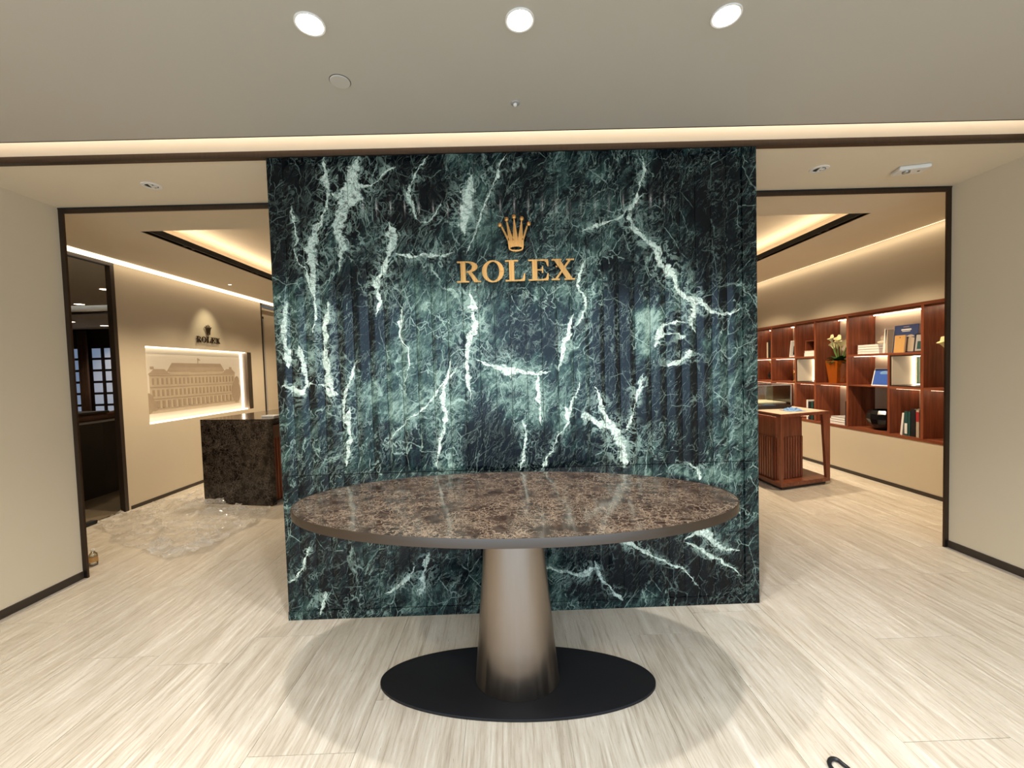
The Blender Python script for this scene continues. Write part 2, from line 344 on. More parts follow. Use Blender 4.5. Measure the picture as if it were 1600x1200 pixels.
# ------------------------------------------------------------------ mesh helpers
def box(bm, x0, x1, y0, y1, z0, z1, M=None):
    vs_ = [bm.verts.new((x, y, z)) for x in (x0, x1) for y in (y0, y1) for z in (z0, z1)]
    if M is not None:
        for v in vs_: v.co = M @ v.co
    for f in ((0, 1, 3, 2), (4, 6, 7, 5), (0, 4, 5, 1), (2, 3, 7, 6), (0, 2, 6, 4), (1, 5, 7, 3)): bm.faces.new([vs_[i] for i in f])
def prism(bm, pts, z0, z1, M=None):
    """polygon pts (x, y) extruded z0..z1"""
    a = [bm.verts.new((p[0], p[1], z0)) for p in pts]; b = [bm.verts.new((p[0], p[1], z1)) for p in pts]
    if M is not None:
        for v in a + b: v.co = M @ v.co
    n = len(pts)
    bm.faces.new(a[::-1]); bm.faces.new(b)
    for i in range(n): bm.faces.new((a[i], a[(i + 1) % n], b[(i + 1) % n], b[i]))
def lathe(bm, prof, seg=32, M=None, ex=1., ey=1.):
    rings = []
    for r, z in prof:
        rings.append([bm.verts.new((r * ex * math.cos(2 * PI * i / seg), r * ey * math.sin(2 * PI * i / seg), z)) for i in range(seg)])
    if M is not None:
        for rg in rings:
            for v in rg: v.co = M @ v.co
    for a, b in zip(rings, rings[1:]):
        for i in range(seg): bm.faces.new((a[i], a[(i + 1) % seg], b[(i + 1) % seg], b[i]))
    if prof[0][0] > 1e-5: bm.faces.new(rings[0][::-1])
    if prof[-1][0] > 1e-5: bm.faces.new(rings[-1])
def tube(bm, pts, r, seg=8, r1=None):
    pts = [Vector(p) for p in pts]; rings = []; n = len(pts)
    for i, p in enumerate(pts):
        t = (pts[min(i + 1, n - 1)] - pts[max(i - 1, 0)]).normalized()
        up = Vector((0, 0, 1)) if abs(t.z) < .9 else Vector((1, 0, 0))
        a = t.cross(up).normalized(); b = t.cross(a)
        rr = r if r1 is None else r + (r1 - r) * i / (n - 1)
        rings.append([bm.verts.new(p + (a * math.cos(2 * PI * k / seg) + b * math.sin(2 * PI * k / seg)) * rr) for k in range(seg)])
    for A, B in zip(rings, rings[1:]):
        for k in range(seg): bm.faces.new((A[k], A[(k + 1) % seg], B[(k + 1) % seg], B[k]))
    bm.faces.new(rings[0][::-1]); bm.faces.new(rings[-1])
def obj(name, bm, mat, parent=None, smooth=False, bevel=0, kind=None, fix=True):
    if fix: bmesh.ops.recalc_face_normals(bm, faces=bm.faces)
    me = D.meshes.new(name); bm.to_mesh(me); bm.free()
    if mat is not None: me.materials.append(MT[mat] if isinstance(mat, str) else mat)
    if smooth:
        for p in me.polygons: p.use_smooth = True
        me.set_sharp_from_angle(angle=math.radians(40))
    o = D.objects.new(name, me); COL.objects.link(o)
    if parent is not None: o.parent = parent
    if bevel:
        b = o.modifiers.new('bevel', 'BEVEL'); b.width = bevel; b.segments = 2; b.limit_method = 'ANGLE'
    if kind: o['kind'] = kind
    return o
def bx(name, x0, x1, y0, y1, z0, z1, mat, parent=None, bevel=0, kind=None, M=None):
    bm = bmesh.new(); box(bm, x0, x1, y0, y1, z0, z1, M); return obj(name, bm, mat, parent, False, bevel, kind)
def tag(o, label, cat, group=None):
    o['label'] = label; o['category'] = cat
    if group: o['group'] = group
    return o
def thing(name, label, cat, loc=(0, 0, 0), rotz=0, group=None):
    o = D.objects.new(name, None); COL.objects.link(o); o.empty_display_size = .1
    o.location = loc; o.rotation_euler = (0, 0, rotz); return tag(o, label, cat, group)
def dup(root, loc, rotz=None, label=None):
    r = root.copy(); COL.objects.link(r); r.location = loc
    if rotz is not None: r.rotation_euler = (0, 0, rotz)
    if label: r['label'] = label
    for ch in list(root.children):
        c = ch.copy(); COL.objects.link(c); c.parent = r
        for g in list(ch.children):
            d = g.copy(); COL.objects.link(d); d.parent = c
    return r
def struct(name, boxes, mat, parent=None, bevel=0):
    bm = bmesh.new()
    for b in boxes: box(bm, *b)
    o = obj(name, bm, mat, parent, bevel=bevel)
    if parent is None: o['kind'] = 'structure'
    return o
def lamp(kind, name, loc, energy, color, parent=None, **kw):
    d = D.lights.new(name, kind); d.energy = energy; d.color = color
    for k, v in kw.items():
        if k != 'aim': setattr(d, k, v)
    o = D.objects.new(name, d); COL.objects.link(o); o.location = loc
    if 'aim' in kw: o.rotation_euler = (Vector(kw['aim']) - Vector(loc)).to_track_quat('-Z', 'Y').to_euler()
    if parent is not None: o.parent = parent
    return o

# ------------------------------------------------------------------ dimensions
Wy = 2.318; ML, MR = -1.287, 1.427; ZS = 2.60; YD = 2.925
XL, XR = -3.055, 3.195; XWL, XWR = -4.096, 4.155; ZC = 2.665; YB = 9.2
YF = -2.6            # shopfront, behind the camera

# ------------------------------------------------------------------ floor: stone slabs in staggered rows
fl = struct('floor', [(-4.6, 4.6, -7, YB + .2, -.06, -.003)], 'grout')
tile_me = {}
offs = {-2: .44, 0: .44, 2: .97, 3: .15, 4: .70, -5: .71, -1: .98, 1: .80, -3: .2, -4: .9, 5: .3}
TL = 1.07; TW = .4
for c in range(-12, 11):
    x0, x1 = max(.2 + TW * c, -4.11), min(.2 + TW * (c + 1), 4.17)
    if x1 - x0 < .02: continue
    oy = offs.get(c, (c * .37) % 1.0)
    y = -3.0 - 1.07 + oy
    while y < YB:
        y0, y1 = max(y, YF - .2), min(y + TL, YB)
        if y1 - y0 > .05:
            w, h = round(x1 - x0 - .0022, 4), round(y1 - y0 - .0022, 4)
            if (w, h) not in tile_me:
                bm = bmesh.new(); box(bm, 0, w, 0, h, -.010, 0); bmesh.ops.recalc_face_normals(bm, faces=bm.faces)
                me = D.meshes.new('floor_tile'); bm.to_mesh(me); bm.free(); me.materials.append(MT['floor']); tile_me[(w, h)] = me
            o = D.objects.new('floor_tile', tile_me[(w, h)]); COL.objects.link(o); o.parent = fl
            o.location = (x0 + .0011, y0 + .0011, 0)
        y += TL

# ------------------------------------------------------------------ walls, ceilings
struct('wall_left_front', [(XWL - .3, XL, YF, YD - .001, 0, 2.95)], 'wall')
struct('wall_right_front', [(XR, XWR + .3, YF, YD - .001, 0, 2.95)], 'wall')
struct('baseboard_left_front', [(XL, XL + .008, YF, YD - .002, 0.001, .052)], 'darktrim')
struct('baseboard_right_front', [(XR - .008, XR, YF, YD - .002, 0.001, .052)], 'darktrim')
CE = 2.18            # edge of the front ceiling
struct('ceiling_front', [(XL - .1, XR + .1, YF, CE, 2.63, 2.665)], 'ceil')
struct('trim_1', [(XL, XR, CE, CE + .006, 2.629, 2.70)], 'darktrim')
struct('wall_cove', [(XL, XR, Wy + .004, Wy + .03, 2.628, 2.92), (XL, XR, CE - .5, Wy + .004, 2.90, 2.92)], 'cream')
struct('trim_2', [(XL, XR, Wy - .003, Wy + .03, 2.594, 2.628)], 'bronze')
struct('ceiling_soffit', [(XL, XR, Wy + .03, YD, ZS, 2.66)], 'ceilw')
cl = bx('cove_light', XL + .02, XR - .02, CE - .10, CE - .06, 2.67, 2.69, 'led')
tag(cl, 'long warm light strip hidden in the cove above the front ceiling edge', 'light')
lamp('AREA', 'cove_lamp', (0, 0, 0), 8.5, COVE, cl, shape='RECTANGLE', size=6.1, size_y=.06).matrix_world = Matrix.Translation((.07, CE - .05, 2.72)) @ Matrix.Rotation(math.radians(80), 4, 'X')

# bronze portal frame
pf = struct('door_1', [(XL - .004, XR + .004, YD, YD + .014, 2.563, 2.598)], 'bronze')
for a in ((XL - .004, XL + .030), (XR - .030, XR + .004)): bx('door_jamb', a[0], a[1], YD, YD + .014, 0, 2.563, 'bronze', pf)
bx('shadow_line', XL, XR, YD - .004, YD, 2.590, 2.5985, 'slot', pf)

# back room: left wall with opening, niche, second door; right wall with bookcase opening
OY0, OY1 = 3.72, 4.40
NY0, NY1, NZ0, NZ1 = 4.755, 6.70, .885, 1.785
DY0, DY1 = 7.02, 8.0
T = .05
struct('wall_left', [
 (XWL - T, XWL, YD, OY0, 0, 2.95), (XWL - T, XWL, OY0, OY1 + .03, 2.625, 2.95), (XWL - T, XWL, OY1 + .03, NY0, 0, 2.95),
 (XWL - T, XWL, NY0, NY1, 0, NZ0), (XWL - T, XWL, NY0, NY1, NZ1, 2.95), (XWL - T, XWL, NY1, DY0, 0, 2.95),
 (XWL - T, XWL, DY0, DY1, 2.64, 2.95), (XWL - T, XWL, DY1, YB, 0, 2.95)], 'wallpaper')
struct('baseboard_left', [(XWL, XWL + .006, OY1 + .06, DY0, 0.001, .04), (XWL, XWL + .006, DY1, YB, 0.001, .04)], 'darktrim')
BY0, BY1, BZ0, BZ1 = 3.40, 8.0, .543, 1.942
BD = .335
struct('wall_right', [
 (XWR, XWR + .4, YD, BY0, 0, 2.95), (XWR, XWR + .4, BY0, BY1, 0, BZ0), (XWR, XWR + .4, BY0, BY1, BZ1, 2.95), (XWR, XWR + .4, BY1, YB, 0, 2.95), (XWR + BD, XWR + .4, BY0, BY1, BZ0, BZ1)], 'wallpaper')
struct('baseboard_right', [(XWR - .006, XWR, YD + .1, YB, 0.001, .04)], 'darktrim')
struct('wall_back', [(XWL - T, XWR + .4, YB, YB + .15, 0, 2.95)], 'wallpaper')

# ceiling of the back room with a raised tray
TX0, TX1, TY0, TY1 = -3.09, 3.23, 3.61, 8.2
struct('ceiling_back', [(XWL + .06, TX0, YD + .10, YB, ZC, ZC + .04), (TX1, XWR - .04, YD + .10, YB, ZC, ZC + .04), (TX0, TX1, YD + .05, TY0, ZC, ZC + .04), (TX0, TX1, TY1, YB, ZC, ZC + .04),
   (XWL - .1, XWL + .22, YD, YB, 2.80, 2.84), (XWR - .2, XWR + .1, YD, YB, 2.80, 2.84), (XL, XR, YD + .014, YD + .10, 2.598, 2.72)], 'ceilw')
struct('ceiling_tray', [(TX0 - .30, TX1 + .30, TY0 - .3, TY1 + .3, 2.90, 2.93)], 'ceilw')
struct('wall_tray', [(TX0 - .30, TX0 - .26, TY0 - .3, TY1 + .3, ZC + .04, 2.90), (TX1 + .26, TX1 + .30, TY0 - .3, TY1 + .3, ZC + .04, 2.90), (TX0 - .26, TX1 + .26, TY0 - .30, TY0 - .26, ZC + .04, 2.90), (TX0 - .26, TX1 + .26, TY1 + .26, TY1 + .30, ZC + .04, 2.90)], 'cream')
for nm, xs, lab in (('l', TX0, 'black slot track with small spotlights along the left edge of the raised ceiling'), ('r', TX1, 'black slot track with small spotlights along the right edge of the raised ceiling')):
    s = 1 if nm == 'l' else -1
    tr = thing('track_light', lab, 'track light', (xs, TY0, ZC))
    a, b = sorted((0, s * .065)); 
    bx('track_trim', *sorted((0, s * .012)), 0, TY1 - TY0, .0, .03, 'bronze', tr)
    bx('track_channel', a, b, 0, TY1 - TY0, .03, .045, 'slot', tr)
    bx('track_lip', *sorted((s * .060, s * .075)), 0, TY1 - TY0, .0, .05, 'slot', tr)
    for k, yy in enumerate((.45, .55, 1.5, 1.6, 2.6, 2.7, 3.7, 3.8)):
        bm = bmesh.new(); lathe(bm, [(.016, .0), (.018, .028)], 12, Matrix.Translation((s * .035, yy, .004)))
        obj('spot_head', bm, 'bronze', tr, True)
    for yy in (.5, 1.55, 2.65, 3.75):
        lamp('SPOT', 'track_spot', (s * .035, yy, -.004), 110 if nm == 'l' else 150, WARM, tr, spot_size=math.radians(105), spot_blend=.8, shadow_soft_size=.03, aim=(s * .035 - s * .35, yy, -2))
    cs = bx('cove_light', *sorted((xs - s * .10, xs - s * .04)), TY0 + .02, TY1, ZC + .045, ZC + .06, 'led')
    lamp('AREA', 'cove_lamp', (0, 0, 0), 9, COVE, cs, shape='RECTANGLE', size=.05, size_y=TY1 - TY0).matrix_world = Matrix.Translation((xs - s * .12, (TY0 + TY1) / 2, ZC + .07)) @ Matrix.Rotation(math.radians(180 + s * 25), 4, 'Y')
    tag(cs, 'warm light strip tucked above the %s edge of the raised ceiling' % ('left' if nm == 'l' else 'right'), 'light')
# wall washer slots
for nm, xa, xb in (('left', XWL + .004, XWL + .055), ('right', XWR - .036, XWR - .004)):
    o = bx('wall_wash_light', xa, xb, YD + .12, YB - .02, ZC + (.008 if nm == 'left' else .004), ZC + .03, 'led')
    lamp('AREA', 'wash_lamp', (0, 0, 0), 4.5, WARM, o, shape='RECTANGLE', size=.03, size_y=5.8).matrix_world = Matrix.Translation((xb + .03 if nm == 'left' else xa - .02, 6.1, ZC - .004)) @ Matrix.Rotation(math.radians(12 if nm == 'left' else -12), 4, 'Y')
    tag(o, 'thin line of warm light where the ceiling meets the %s wall' % nm, 'light')
# added glowing strip stands in for the lit top edge of the left wall
lip = bx('lit_edge_glow', XWL + .001, XWL + .012, YD + .12, YB - .02, ZC - .035, ZC + .008, 'led')
tag(lip, 'added glowing strip for the lit edge at the top of the left wall', 'light')

# ------------------------------------------------------------------ green marble feature wall
mw = thing('marble_wall', 'tall green and white veined marble feature wall of vertical fluted strips', 'feature wall', (0, 0, 0))
NS = 30; PW = (1.347 - ML) / NS
bx('core', ML + .012, MR - .012, Wy + .025, Wy + .30, 0, ZS - .002, 'slot', mw)
def strip_mesh(z0, z1, bulge, w, t=.018, seg=6):
    bm = bmesh.new(); g = .0012
    pts = []
    for i in range(seg + 1):
        u = i / seg; pts.append((g + u * (w - 2 * g), t - bulge * (1 - (2 * u - 1) ** 2) if bulge else t * .5))
    poly = [(x, y) for x, y in pts] + [(w - g, .03), (g, .03)]
    a = [bm.verts.new((x, y, z0)) for x, y in poly]; b = [bm.verts.new((x, y, z1)) for x, y in poly]
    n = len(poly)
    bm.faces.new(a); bm.faces.new(b)
    for i in range(n): bm.faces.new((a[i], a[(i + 1) % n], b[(i + 1) % n], b[i]))
    bmesh.ops.recalc_face_normals(bm, faces=bm.faces)
    me = D.meshes.new('marble_strip'); bm.to_mesh(me); bm.free(); me.materials.append(MT['green'])
    for p in me.polygons: p.use_smooth = True
    me.set_sharp_from_angle(angle=math.radians(35)); return me
ups = strip_mesh(.833, ZS - .003, .006, PW, .011); los = strip_mesh(.052, .829, .004, PW, .010)
pls = strip_mesh(.0, .050, 0, PW, .006)
for i in range(NS):
    for nm, me in (('marble_strip', ups), ('lower_marble_strip', los), ('plinth_piece', pls)):
        o = D.objects.new(nm, me); COL.objects.link(o); o.parent = mw; o.location = (ML + i * PW, Wy, 0)
for nm, z0, z1 in (('corner_panel', .833, ZS - .003), ('lower_corner_panel', .052, .829), ('plinth_corner', 0, .050)):
    bx(nm, 1.348, MR, Wy + .003, Wy + .31, z0, z1, 'green', mw)
bx('return_panel', ML, ML + .011, Wy + .031, Wy + .31, 0, ZS - .003, 'green', mw)
bx('back_panel', ML + .012, MR - .08, Wy + .301, Wy + .32, 0, ZS - .003, 'green', mw)

# ------------------------------------------------------------------ emblem and lettering
def ell(cx, cy, rx, ry, a0=0, a1=360, n=28):
    return [(cx + rx * math.cos(math.radians(a0 + (a1 - a0) * i / n)), cy + ry * math.sin(math.radians(a0 + (a1 - a0) * i / n))) for i in range(n + 1)]
def ring_(cx, cy, rx, ry, ix, iy, a0=0, a1=360, n=28, icx=None):
    o = ell(cx, cy, rx, ry, a0, a1, n); i = ell(cx if icx is None else icx, cy, ix, iy, a0, a1, n)
    return [[o[k], o[k + 1], i[k + 1], i[k]] for k in range(n)]
def R_(x0, x1, y0, y1): return [(x0, y0), (x1, y0), (x1, y1), (x0, y1)]
LET = {
 'R': [R_(40, 92, 0, 215), R_(0, 125, 0, 16), R_(5, 110, 202, 218), [(88, 110), (150, 112), (222, 14), (250, 14), (250, 0), (180, 0), (118, 100)]] + ring_(110, 161, 108, 57, 48, 42, -90, 90, 14),
 'O': ring_(112, 109, 115, 114, 66, 98),
 'L': [R_(40, 92, 0, 215), R_(0, 135, 202, 218), R_(0, 200, 0, 16), [(150, 14), (205, 14), (205, 80), (193, 80), (180, 30)]],
 'E': [R_(40, 92, 0, 215), R_(0, 205, 202, 218), R_(0, 205, 0, 16), [(150, 204), (210, 204), (210, 145), (198, 145), (184, 190)], [(150, 14), (210, 14), (210, 75), (198, 75), (184, 28)], R_(90, 150, 104, 118), R_(140, 154, 78, 144)],
 'X': [[(28, 212), (92, 212), (228, 6), (164, 6)], [(188, 212), (214, 212), (60, 6), (34, 6)], R_(8, 112, 202, 218), R_(158, 242, 202, 218), R_(4, 92, 0, 16), R_(138, 250, 0, 16)]}
LX = {'R': 165, 'O': 428, 'L': 668, 'E': 908, 'X': 1143}
def crown_polys():
    P = [[(626, 262), (640, 250), (712, 397), (690, 397)], [(683, 205), (693, 203), (752, 397), (698, 397)], [(760, 180), (770, 180), (800, 397), (742, 397)], [(836, 198), (846, 200), (852, 397), (795, 397)], [(890, 250), (904, 258), (860, 397), (842, 397)],
         [(690, 396), (860, 396), (850, 462), (704, 462)]]
    P.pop()
    o = ell(777, 480, 76, 34, 0, 180, 16); h = ell(777, 480, 62, 17, 0, 180, 16)
    P += [[o[k], o[k + 1], h[k + 1], h[k]] for k in range(16)]
    h = ell(777, 480, 62, 17, 180, 360, 16)
    P += [[(690 + 170 * k / 16, 396), (690 + 170 * (k + 1) / 16, 396), h[k + 1], h[k]] for k in range(16)]
    P += [[(690, 396), (715, 480), (701, 480)], [(860, 396), (853, 480), (839, 480)]]
    return P
def sign(root, mat, s, depth, toM):
    """letters and crown drawn in source units, s metres per unit; toM maps (right, up, out) to the wall"""
    for k, polys in LET.items():
        bm = bmesh.new()
        for n_, p in enumerate(polys): prism(bm, [((LX[k] + q[0] - 780) * s, (q[1] - 108) * s) for q in p], .012 - (.0004 * n_ if n_ < 8 else 0), .012 + depth - (.0004 * n_ if n_ < 8 else .0035), toM)
        bx_ = [(LX[k] + (44 if k == 'O' else 60) - 780) * s, 0]
        prism(bm, [(a * s * 5 + bx_[0], b * s * 5) for a, b in R_(-1.5, 1.5, 6, 9)], 0.0, .013, toM)
        obj('letter', bm, mat, root)
    bm = bmesh.new()
    for p in crown_polys(): prism(bm, [((q[0] - 770) * s, (710 - q[1]) * s) for q in p], .012, .012 + depth, toM)
    prism(bm, [(a * s * 5, b * s * 5 + 280 * s) for a, b in R_(-1.5, 1.5, -2, 2)], 0, .013, toM)
    for cx, cy in ((617, 237), (686, 180), (764, 157), (844, 177), (915, 232)):
        lathe(bm, [(.001, .010), (21 * s, .012), (22.5 * s, .010 + depth * .5), (21.5 * s, .012 + depth), (14 * s, .0145 + depth), (.0005, .0155 + depth)], 14, toM @ Matrix.Translation(((cx - 770) * s, (710 - cy) * s, 0)))
    obj('crown', bm, mat, root)
s1 = thing('wall_sign', 'gold crown above five gold capital letters on the green marble', 'sign', (.071, Wy, 1.9395))
sign(s1, 'gold', .000532, .012, Matrix(((1, 0, 0, 0), (0, 0, -1, 0), (0, 1, 0, 0), (0, 0, 0, 1))))
s2 = thing('wall_sign', 'small dark crown and lettering on the beige left wall above the lit picture', 'sign', (XWL, 5.748, 1.917))
sign(s2, 'signd', .000365, .010, Matrix(((0, 0, 1, 0), (1, 0, 0, 0), (0, 1, 0, 0), (0, 0, 0, 1))))

# ------------------------------------------------------------------ pedestal table
tb = thing('pedestal_table', 'oval brown marble table on a tapered bronze pedestal', 'table', (.0025, 1.80, 0), math.radians(-3.3))
TA, TBb = .962, .447
bm = bmesh.new(); lathe(bm, [(1, .805), (1, .8325)], 128, None, TA - .003, TBb - .003); obj('tabletop', bm, 'brown', tb, True)
bm = bmesh.new()
pr = [(-.004, .7995), (0, .8), (0, .831), (-.001, .8335), (-.003, .8338), (-.003, .8325)]
rings = []
for dr, z in pr: rings.append([bm.verts.new(((TA + dr) * math.cos(2 * PI * i / 128), (TBb + dr) * math.sin(2 * PI * i / 128), z)) for i in range(128)])
for a, b in zip(rings, rings[1:]):
    for i in range(128): bm.faces.new((a[i], a[(i + 1) % 128], b[(i + 1) % 128], b[i]))
bm.faces.new(rings[0][::-1])
obj('edge_band', bm, 'edgem', tb, True)
bm = bmesh.new(); lathe(bm, [(.184, .0125), (.187, .016), (.170, .2), (.1355, .6), (.1185, .7998)], 96, Matrix.Translation((.006, 0, 0)), 1, .73)
obj('pedestal', bm, 'legm', tb, True)
bm = bmesh.new(); lathe(bm, [(.996, .0008), (1, .002), (1, .011), (.997, .0125)], 128, None, .6145, .220); obj('base_plate', bm, 'black', tb, True)

# ------------------------------------------------------------------ front ceiling fittings
def downlight(x, y, z, r, lens, label, group=None, name='downlight', watts=0, color=(1, .96, .91), tilt=None, spread=120):
    t = thing(name, label, 'ceiling light', (x, y, z), 0, group)
    bm = bmesh.new(); lathe(bm, [(r * .86, -.0005), (r * .88, -.004), (r, -.005), (r * 1.02, -.0005)], 40); obj('trim_ring', bm, 'white', t, True)
    bm = bmesh.new(); lathe(bm, [(r * .84, -.0012), (r * .80, -.0035)], 40); obj('lens', bm, lens, t, True)
    if watts: lamp('SPOT', 'light_beam', (0, 0, -.012), watts, color, t, spot_size=math.radians(spread), spot_blend=.6 if spread > 60 else 1.0, shadow_soft_size=r * .7, aim=(0, .0, -2) if tilt is None else tilt)
    return t
d0 = downlight(-.652, 1.501, 2.63, .051, 'lamp', 'leftmost of the three bright round downlights in the front ceiling', None, watts=98)
dup(d0, (.085, 1.501, 2.63), label='middle one of the three bright round downlights, above the crown sign')
dup(d0, (.819, 1.499, 2.63), label='rightmost of the three bright round downlights in the front ceiling')
# added unseen fill spots in rows behind the camera, without any fittings
for j, yy in enumerate((.75, -.05, -.85, -1.65)):
    for i, xx in enumerate((-1.9, -.65, .085, .82, 2.1)):
        lamp('SPOT', 'added_fill_spot', (xx, yy, 2.61), (46, 24, 26, 24, 24)[i], ((1, .80, .54), (.92, .96, 1), (.86, .94, 1), (.92, .96, 1), (1, .90, .76))[i], None, spot_size=math.radians(150), spot_blend=.7, shadow_soft_size=.05)
bm = bmesh.new(); lathe(bm, [(.0405, -.0004), (.0405, -.0035), (.039, -.005)], 40)
c0 = tag(obj('ceiling_cap', bm, 'disc', None, True), 'flat round cover cap in the front ceiling below the left downlight', 'ceiling cap'); c0.location = (-.662, 1.79, 2.63)
bm = bmesh.new(); lathe(bm, [(.043, -.0003), (.043, -.0012)], 40); obj('shadow_gap', bm, 'darktrim', c0, True)
sp_ = thing('sprinkler', 'tiny round sprinkler nozzle in the front ceiling above the crown sign', 'sprinkler', (.079, 1.957, 2.63))
bm = bmesh.new(); lathe(bm, [(.022, -.0005), (.020, -.004), (.014, -.005)], 28); obj('collar', bm, 'grey', sp_, True)
bm = bmesh.new(); lathe(bm, [(.009, -.004), (.009, -.012), (.004, -.016)], 20); obj('nozzle', bm, 'white', sp_, True)
# gimbal spotlights switched off in the soffit
def gimbal(x, y, label, rz):
    t = thing('recessed_spotlight', label, 'ceiling light', (x, y, ZS), rz)
    bm = bmesh.new(); lathe(bm, [(.034, -.0004), (.036, -.006), (.052, -.004), (.054, -.0004)], 36); obj('trim_ring', bm, 'white', t, True)
    bm = bmesh.new(); lathe(bm, [(.0335, -.0006), (.0335, -.0012)], 28); obj('recess', bm, 'slot', t, True)
    bx('louvre', -.006, .006, -.032, .032, -.006, -.001, 'white', t)
    bm = bmesh.new(); lathe(bm, [(.012, -.001), (.012, -.007)], 18, Matrix.Translation((.018, 0, 0))); obj('inner_lamp', bm, 'white', t, True)
gimbal(-2.161, 2.628, 'unlit white recessed spotlight in the beige soffit left of the marble wall', .3)
gimbal(2.011, 2.619, 'unlit white recessed spotlight in the beige soffit right of the marble wall', -.3)
em = thing('emergency_light', 'white emergency light box with small lamp on the right soffit', 'emergency light', (2.608, 2.632, ZS), -.25)
bm = bmesh.new(); box(bm, -.085, .085, -.048, .048, -.026, -.0005); obj('housing', bm, 'white', em, bevel=.008)
bm = bmesh.new(); lathe(bm, [(.022, -.026), (.020, -.034), (.008, -.038)], 20, Matrix.Translation((-.03, -.01, 0))); obj('lens', bm, 'glass', em, True)
bx('indicator', .035, .047, -.005, .005, -.0275, -.026, 'slot', em)
# caps in the raised ceiling, smoke detector dots
for x, y, z, r, lab in ((-2.40, 4.52, 2.90, .05, 'round flush speaker cap in the raised ceiling, left side'), (2.62, 4.55, 2.90, .05, 'round flush speaker cap in the raised ceiling, right side')):
    bm = bmesh.new(); lathe(bm, [(r, -.0004), (r, -.004), (r * .96, -.006)], 32); o = tag(obj('ceiling_cap', bm, 'disc', None, True), lab, 'ceiling cap'); o.location = (x, y, z)
downlight(-3.74, 5.73, ZC, .022, 'lampw', 'small warm downlight over the dark sign on the left wall', name='downlight', watts=24, color=(1, .90, .62), tilt=(-.30, 0, -.70), spread=56)

# ------------------------------------------------------------------ lit niche with etched building picture
nb = thing('lit_picture', 'glowing wall niche with etched picture of a colonial building', 'picture', (XWL, NY0, NZ0))
NL, NH = NY1 - NY0, NZ1 - NZ0
bx('backing', -.15, -.11, 0, NL, 0, NH, 'cream', nb)
bx('picture_panel', -.11, -.10, .03, NL - .13, .03, NH - .03, 'print0', nb)
for nm, b in (('light_strip', (-.10, -.03, 0, NL - .10, 0, .014)), ('light_strip', (-.10, -.03, 0, NL - .10, NH - .014, NH)), ('light_strip', (-.10, -.03, 0, .014, .014, NH - .014)), ('light_strip', (-.11, -.085, NL - .135, NL - .10, .014, NH - .014))):
    bx(nm, *b, 'niche', nb)
bx('frame', -.11, -.002, NL - .10, NL, 0.0, NH, 'legm', nb)
def flat(name, polys, mat, d):
    polys = [p[:-1] if len(p) > 3 and abs(p[0][0] - p[-1][0]) + abs(p[0][1] - p[-1][1]) < 1e-6 else p for p in polys]
    bm = bmesh.new(); M = Matrix(((0, 0, 1, -.10), (1, 0, 0, .06), (0, 1, 0, .06), (0, 0, 0, 1)))
    for n_, p in enumerate(polys): prism(bm, [(q[0] * (NL - .25), q[1] * (NH - .12)) for q in p], 0, d + .00008 * n_, M)
    obj(name, bm, mat, nb, kind='stuff' if len(polys) > 8 else None)
def T_(x0, x1, y0, y1, i=0.): return [(x0, y0), (x1, y0), (x1 - i, y1), (x0 + i, y1)]
flat('printed_facade', [R_(.05, .22, .12, .66), R_(.22, .80, .12, .70), R_(.80, .95, .12, .66), R_(0, .10, .10, .34), R_(.92, 1, .10, .34), R_(0.0, 1.0, .06, .13)], 'print1', .001)
flat('printed_roof', [T_(.04, .23, .66, .74, .05), T_(.79, .96, .66, .74, .05), T_(.20, .82, .70, .84, .05), [(.42, .69), (.60, .69), (.51, .80)], R_(.505, .512, .80, .93), [(.512, .93), (.512, .89), (.54, .895)], T_(.06, .09, .74, .78), T_(.88, .91, .74, .78)], 'print3', .002)
w_ = []
for k in range(22):
    x = .07 + k * .040
    if .2 < x < .23: continue
    w_ += [R_(x, x + .016, .50, .60), R_(x, x + .018, .32, .42)]
for k in range(17):
    x = .10 + k * .048; w_.append(R_(x, x + .024, .14, .25))
flat('printed_windows', w_, 'print2', .003)
flat('printed_cornices', [R_(.05, .95, .635, .65), R_(.05, .95, .455, .47), R_(.05, .95, .275, .29), R_(.0, 1.0, .115, .125)], 'print3', .0035)
flat('printed_tree', [ell(.03, .22, .05, .16, n=14), ell(.08, .18, .04, .08, n=12)], 'print2', .0045)
flat('printed_tree', [ell(.96, .30, .06, .22, n=14), ell(.975, .50, .03, .10, n=12)], 'print2', .0045)

# ------------------------------------------------------------------ openings in the left wall
d2 = struct('door_2', [(XWL - T, XWL + .004, OY1 - .01, OY1 + .032, 0, 2.63)], 'darktrim')
bx('door_head', XWL - T, XWL + .006, OY0, OY1 + .03, 2.595, 2.63, 'darktrim', d2)
bx('door_jamb', XWL - T, XWL + .006, OY0 - .03, OY0 + .01, 0, 2.63, 'darktrim', d2)
bx('floor_rail', XWL - .03, XWL + .03, OY0, 4.06, .001, .035, 'slot', d2)
bx('door_threshold', XWL - T, XWL - .0305, OY0, OY1, .001, .006, 'bronze', d2)
d3 = struct('door_3', [(XWL - T, XWL + .006, DY0, DY0 + .03, 0, 2.63)], 'darktrim')
bx('door_head', XWL - T, XWL + .006, DY0, DY1, 2.60, 2.64, 'darktrim', d3)
bx('door_jamb', XWL - T, XWL + .006, DY1 - .03, DY1, 0, 2.60, 'darktrim', d3)
bx('door_leaf', XWL - .16, XWL - .12, DY0 + .03, DY1 - .03, 0.01, 2.60, 'wallpaper', d3)
pb_ = bx('pull_bar', XWL - .09, XWL - .04, DY0 + .10, DY0 + .15, .72, 2.42, 'slot', d3)
bx('pull_face', XWL - .04, XWL - .036, DY0 + .108, DY0 + .142, .75, 2.38, 'grey', pb_)

